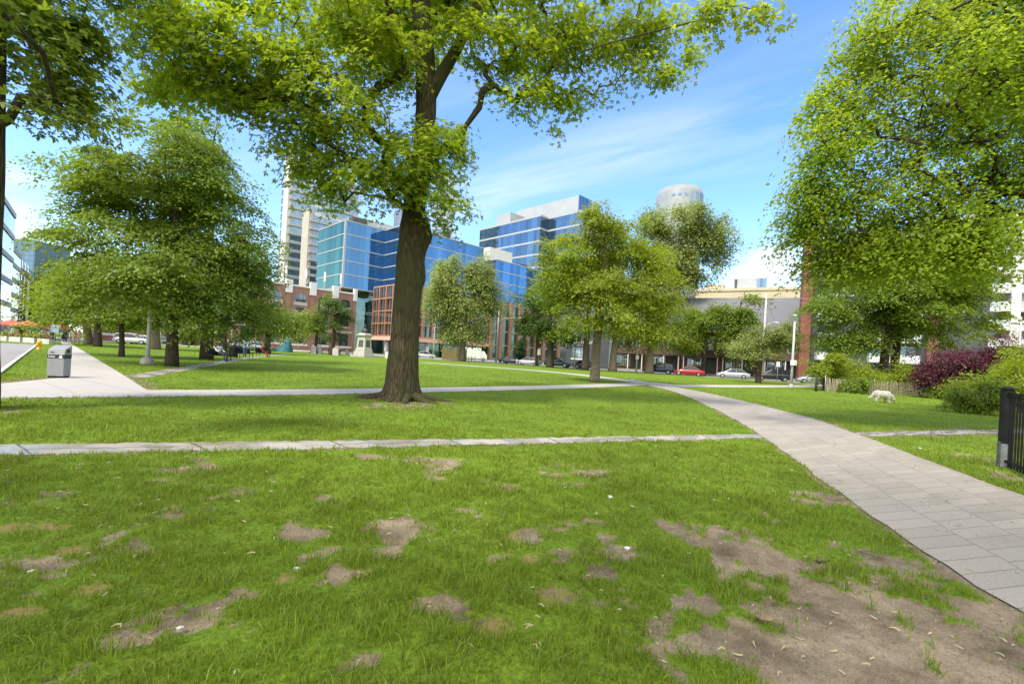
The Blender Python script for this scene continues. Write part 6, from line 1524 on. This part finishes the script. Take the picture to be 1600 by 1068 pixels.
wk = [(101, 60, .12, (.05, .05, .06), (.03, .03, .04), 'walker in black at the left of the sidewalk crowd'), (105, 63, -.12, (.03, .03, .035), (.05, .06, .1), 'walker in dark clothes just right of the first one'), (109, 56, .1, (.72, .70, .70), (.45, .35, .33), 'walker in white top on the sidewalk'), (113, 58, -.1, (.7, .55, .55), (.6, .5, .5), 'walker in pale pink beside the white one'), (118, 62, .1, (.06, .06, .07), (.3, .2, .18), 'walker in a dark jacket in the middle of the crowd'), (123, 57, .12, (.6, .3, .28), (.55, .35, .3), 'walker in dusty red at the right of the crowd'), (147, 70, .1, (.1, .1, .12), (.05, .05, .06), 'dark dressed walker between two far tree trunks'),
      (68, 52, .08, (.75, .4, .45), (.55, .3, .3), 'visitor in pink behind the patio planters'), (21, 56, .05, (.72, .74, .7), (.3, .35, .3), 'visitor in white at the patio by the utility pole')]
for px, d, s, tp, bt, l in wk:
    person(l, GX(px, d), R(random.uniform(-20, 200)), stand(step=s), dict(skin=SK, top=tp, bottom=bt, shoe=(.05, .05, .05), hair=random.choice([(.03, .02, .015), (.10, .06, .03)])))
person('visitor in white walking before the brick warehouse', GX(530, 84), R(120), stand(step=.14), dict(skin=SK, top=(.75, .72, .68), bottom=(.05, .05, .06), shoe=(.03, .03, .03), hair=(.03, .02, .015)))
person('visitor in dark clothes left of the white walker by the warehouse', GX(514, 86), R(-60), stand(step=.1), dict(skin=SK, top=(.06, .06, .07), bottom=(.04, .04, .05), shoe=(.5, .5, .5), hair=(.02, .02, .02)))
person('visitor in crimson sitting low by the warehouse wall', GX(430, 80), R(60), sit(.05), dict(skin=SK, top=(.5, .06, .12), bottom=(.1, .1, .12), shoe=(.1, .1, .1), hair=(.03, .02, .015)))
# teal covered heap and patio furniture by the warehouse
tq = GX(441, 78); mb = MB(); random.seed(2); P = [(-1.5, 0.0), (-1.2, .55), (-.5, .9), (.0, 1.3), (.5, 2.1), (.9, 2.35), (1.3, 1.6), (1.5, .9), (1.55, 0)]
for y, k in ((-.6, .75), (-.2, 1), (.3, .95), (.7, .6)): mb.v += [Vector((x * (.9 + .1 * k), y + random.uniform(-.05, .05), z * k + random.uniform(-.03, .03))) for x, z in P]
n = len(P); mb.f = [(i * n + k, i * n + k + 1, (i + 1) * n + k + 1, (i + 1) * n + k) for i in range(3) for k in range(n - 1)] + [tuple(range(n))[::-1], tuple(range(3 * n, 4 * n))]
o = mb.build('tarpaulin', mat('teal_tarp', (.03, .14, .17), .6, var=.3, scale=1.5), None, True); o.location = tq; tag(o, 'teal tarpaulin draped in a peak by the warehouse', 'tarpaulin')

# the white dog: one continuous fused body
def dog():
    at = G(1378, 628.6); at.z = 0; mb = MB()
    def ell(c, r, n=16):
        V = []; fc = []; k = n // 2
        for i in range(k + 1):
            for j in range(n): th = math.pi * i / k; ph = 2 * math.pi * j / n; V.append((c[0] + r[0] * math.sin(th) * math.cos(ph), c[1] + r[1] * math.sin(th) * math.sin(ph), c[2] + r[2] * math.cos(th)))
        for i in range(k):
            for j in range(n): fc.append((i * n + j, (i + 1) * n + j, (i + 1) * n + (j + 1) % n, i * n + (j + 1) % n))
        mb.add(V, fc)
    ell((-.25, 0, .48), (.23, .19, .23)); ell((-.02, 0, .47), (.36, .20, .22)); ell((.24, 0, .45), (.23, .20, .24)); ell((.40, 0, .36), (.15, .12, .16))
    mb.tube([(.30, 0, .46), (.44, 0, .36), (.53, 0, .25)], [.17, .135, .10], 14)
    ell((.54, 0, .235), (.115, .105, .11)); mb.tube([(.55, 0, .22), (.61, 0, .14), (.64, 0, .10)], [.075, .052, .038], 12)
    mb.tube([(-.40, 0, .54), (-.48, .01, .42), (-.54, .02, .30), (-.63, .03, .235), (-.74, .03, .23)], [.085, .075, .06, .045, .018], 12)
    for s, f_ in ((.095, .05), (-.095, -.06)):
        mb.tube([(-.27, s, .46), (-.20 + f_, s, .29), (-.30 + f_, s, .16), (-.285 + f_, s, .05)], [.13, .085, .05, .045], 12); ell((-.26 + f_, s, .03), (.06, .042, .03))
        mb.tube([(.24, s, .42), (.25 - f_, s, .22), (.25 - f_, s, .05)], [.10, .06, .045], 12); ell((.275 - f_, s, .03), (.06, .042, .03))
    o = mb.build('dog', None); rm = o.modifiers.new('r', 'REMESH'); rm.mode = 'VOXEL'; rm.voxel_size = .014; sm_ = o.modifiers.new('s', 'SMOOTH'); sm_.iterations = 5; sm_.factor = .5
    m2 = bpy.data.meshes.new_from_object(o.evaluated_get(bpy.context.evaluated_depsgraph_get())); bpy.data.objects.remove(o)
    co = np.empty(len(m2.vertices) * 3, np.float32); m2.vertices.foreach_get('co', co); co = co.reshape(-1, 3); no = np.array([v.normal[:] for v in m2.vertices])
    f = (fbm(co[:, 0] * 20 + 50, co[:, 2] * 11 + co[:, 1] * 13 + 50, 3) - .45) * .06 * np.clip((co[:, 2] - .05) / .25, 0, 1)
    m2.vertices.foreach_set('co', (co + no * f[:, None]).ravel().astype(np.float32)); m2.update(); m2.name = 'dog'
    m2.materials.clear(); m2.materials.append(mat('white_fur', (.46, .43, .37), .95, var=.22, scale=7, bump=.8, bscale=45)); m2.polygons.foreach_set('use_smooth', [True] * len(m2.polygons))
    d = bpy.data.objects.new('dog', m2); COL.objects.link(d); d.location = at; d.rotation_euler = (0, 0, R(-12)); tag(d, 'fluffy white dog sniffing the lawn with its tail hanging low', 'dog')
    for s in (-1, 1):
        V = [(.45, s * .08, .35), (.54, s * .11, .33), (.51, s * .145, .16), (.43, s * .13, .20), (.48, s * .12, .27)]
        MB().add(V, [(0, 1, 4), (1, 2, 4), (2, 3, 4), (3, 0, 4)]).build('ear', mat('ear_fur', (.25, .20, .15), .95), d)
        MB().lathe([(.004, -.012), (.012, -.006), (.012, .006), (.004, .012)], (.59, s * .06), 8).build('eye', BLACK, d).location = (0, 0, .21)
    MB().lathe([(.008, -.02), (.024, -.01), (.024, .01), (.008, .02)], (.635, 0), 10).build('nose', BLACK, d, True).location = (0, 0, .09)
dog()

# small litter on the lawn
def scrap(label, px, py, s, c, name='paper_scrap', cat='litter'):
    at = G(px, py); r = np.random.default_rng(int(px)); mb = MB(); V = [(0, 0, s * .5)]
    for k in range(8): a = k * math.pi / 4; q = s * r.uniform(.6, 1.1); V.append((q * math.cos(a), q * .7 * math.sin(a), s * r.uniform(.05, .35)))
    V += [(v[0] * .6, v[1] * .6, -.02) for v in V[1:]]
    mb.add(V, [(0, 1 + k, 1 + (k + 1) % 8) for k in range(8)] + [(1 + k, 9 + k, 9 + (k + 1) % 8, 1 + (k + 1) % 8) for k in range(8)])
    o = mb.build(name, mat('scrap_' + str(px), c, .9, var=.25, scale=30), None); o.location = (at.x, at.y, float(ground_h(np.array([at.x]), np.array([at.y]))[0]) + .015); tag(o, label, cat)
scrap('crumpled white paper on the grass in the middle of the lawn', 953, 777, .035, (.75, .75, .72))
scrap('brown bark chunk lying on the bare soil', 1195, 972, .055, (.22, .16, .10), 'bark_chunk', 'bark')
scrap('small brown clod on the bare soil nearer the paver path', 1282, 873, .045, (.14, .10, .06), 'soil_clod', 'clod')
scrap('white paper scrap on the lawn left of the soil patch', 980, 855, .03, (.7, .7, .68))
scrap('pale paper scrap by the right cross path', 1437, 702, .035, (.6, .62, .56))
scrap('whitish dry leaf at the far left of the lawn', 50, 892, .026, (.45, .42, .34), 'dry_leaf', 'leaf')
scrap('whitish dry leaf in the middle left of the lawn', 463, 892, .026, (.42, .40, .32), 'dry_leaf', 'leaf')
scrap('pale twist of paper on the soil streak at lower left', 280, 985, .022, (.5, .47, .4))
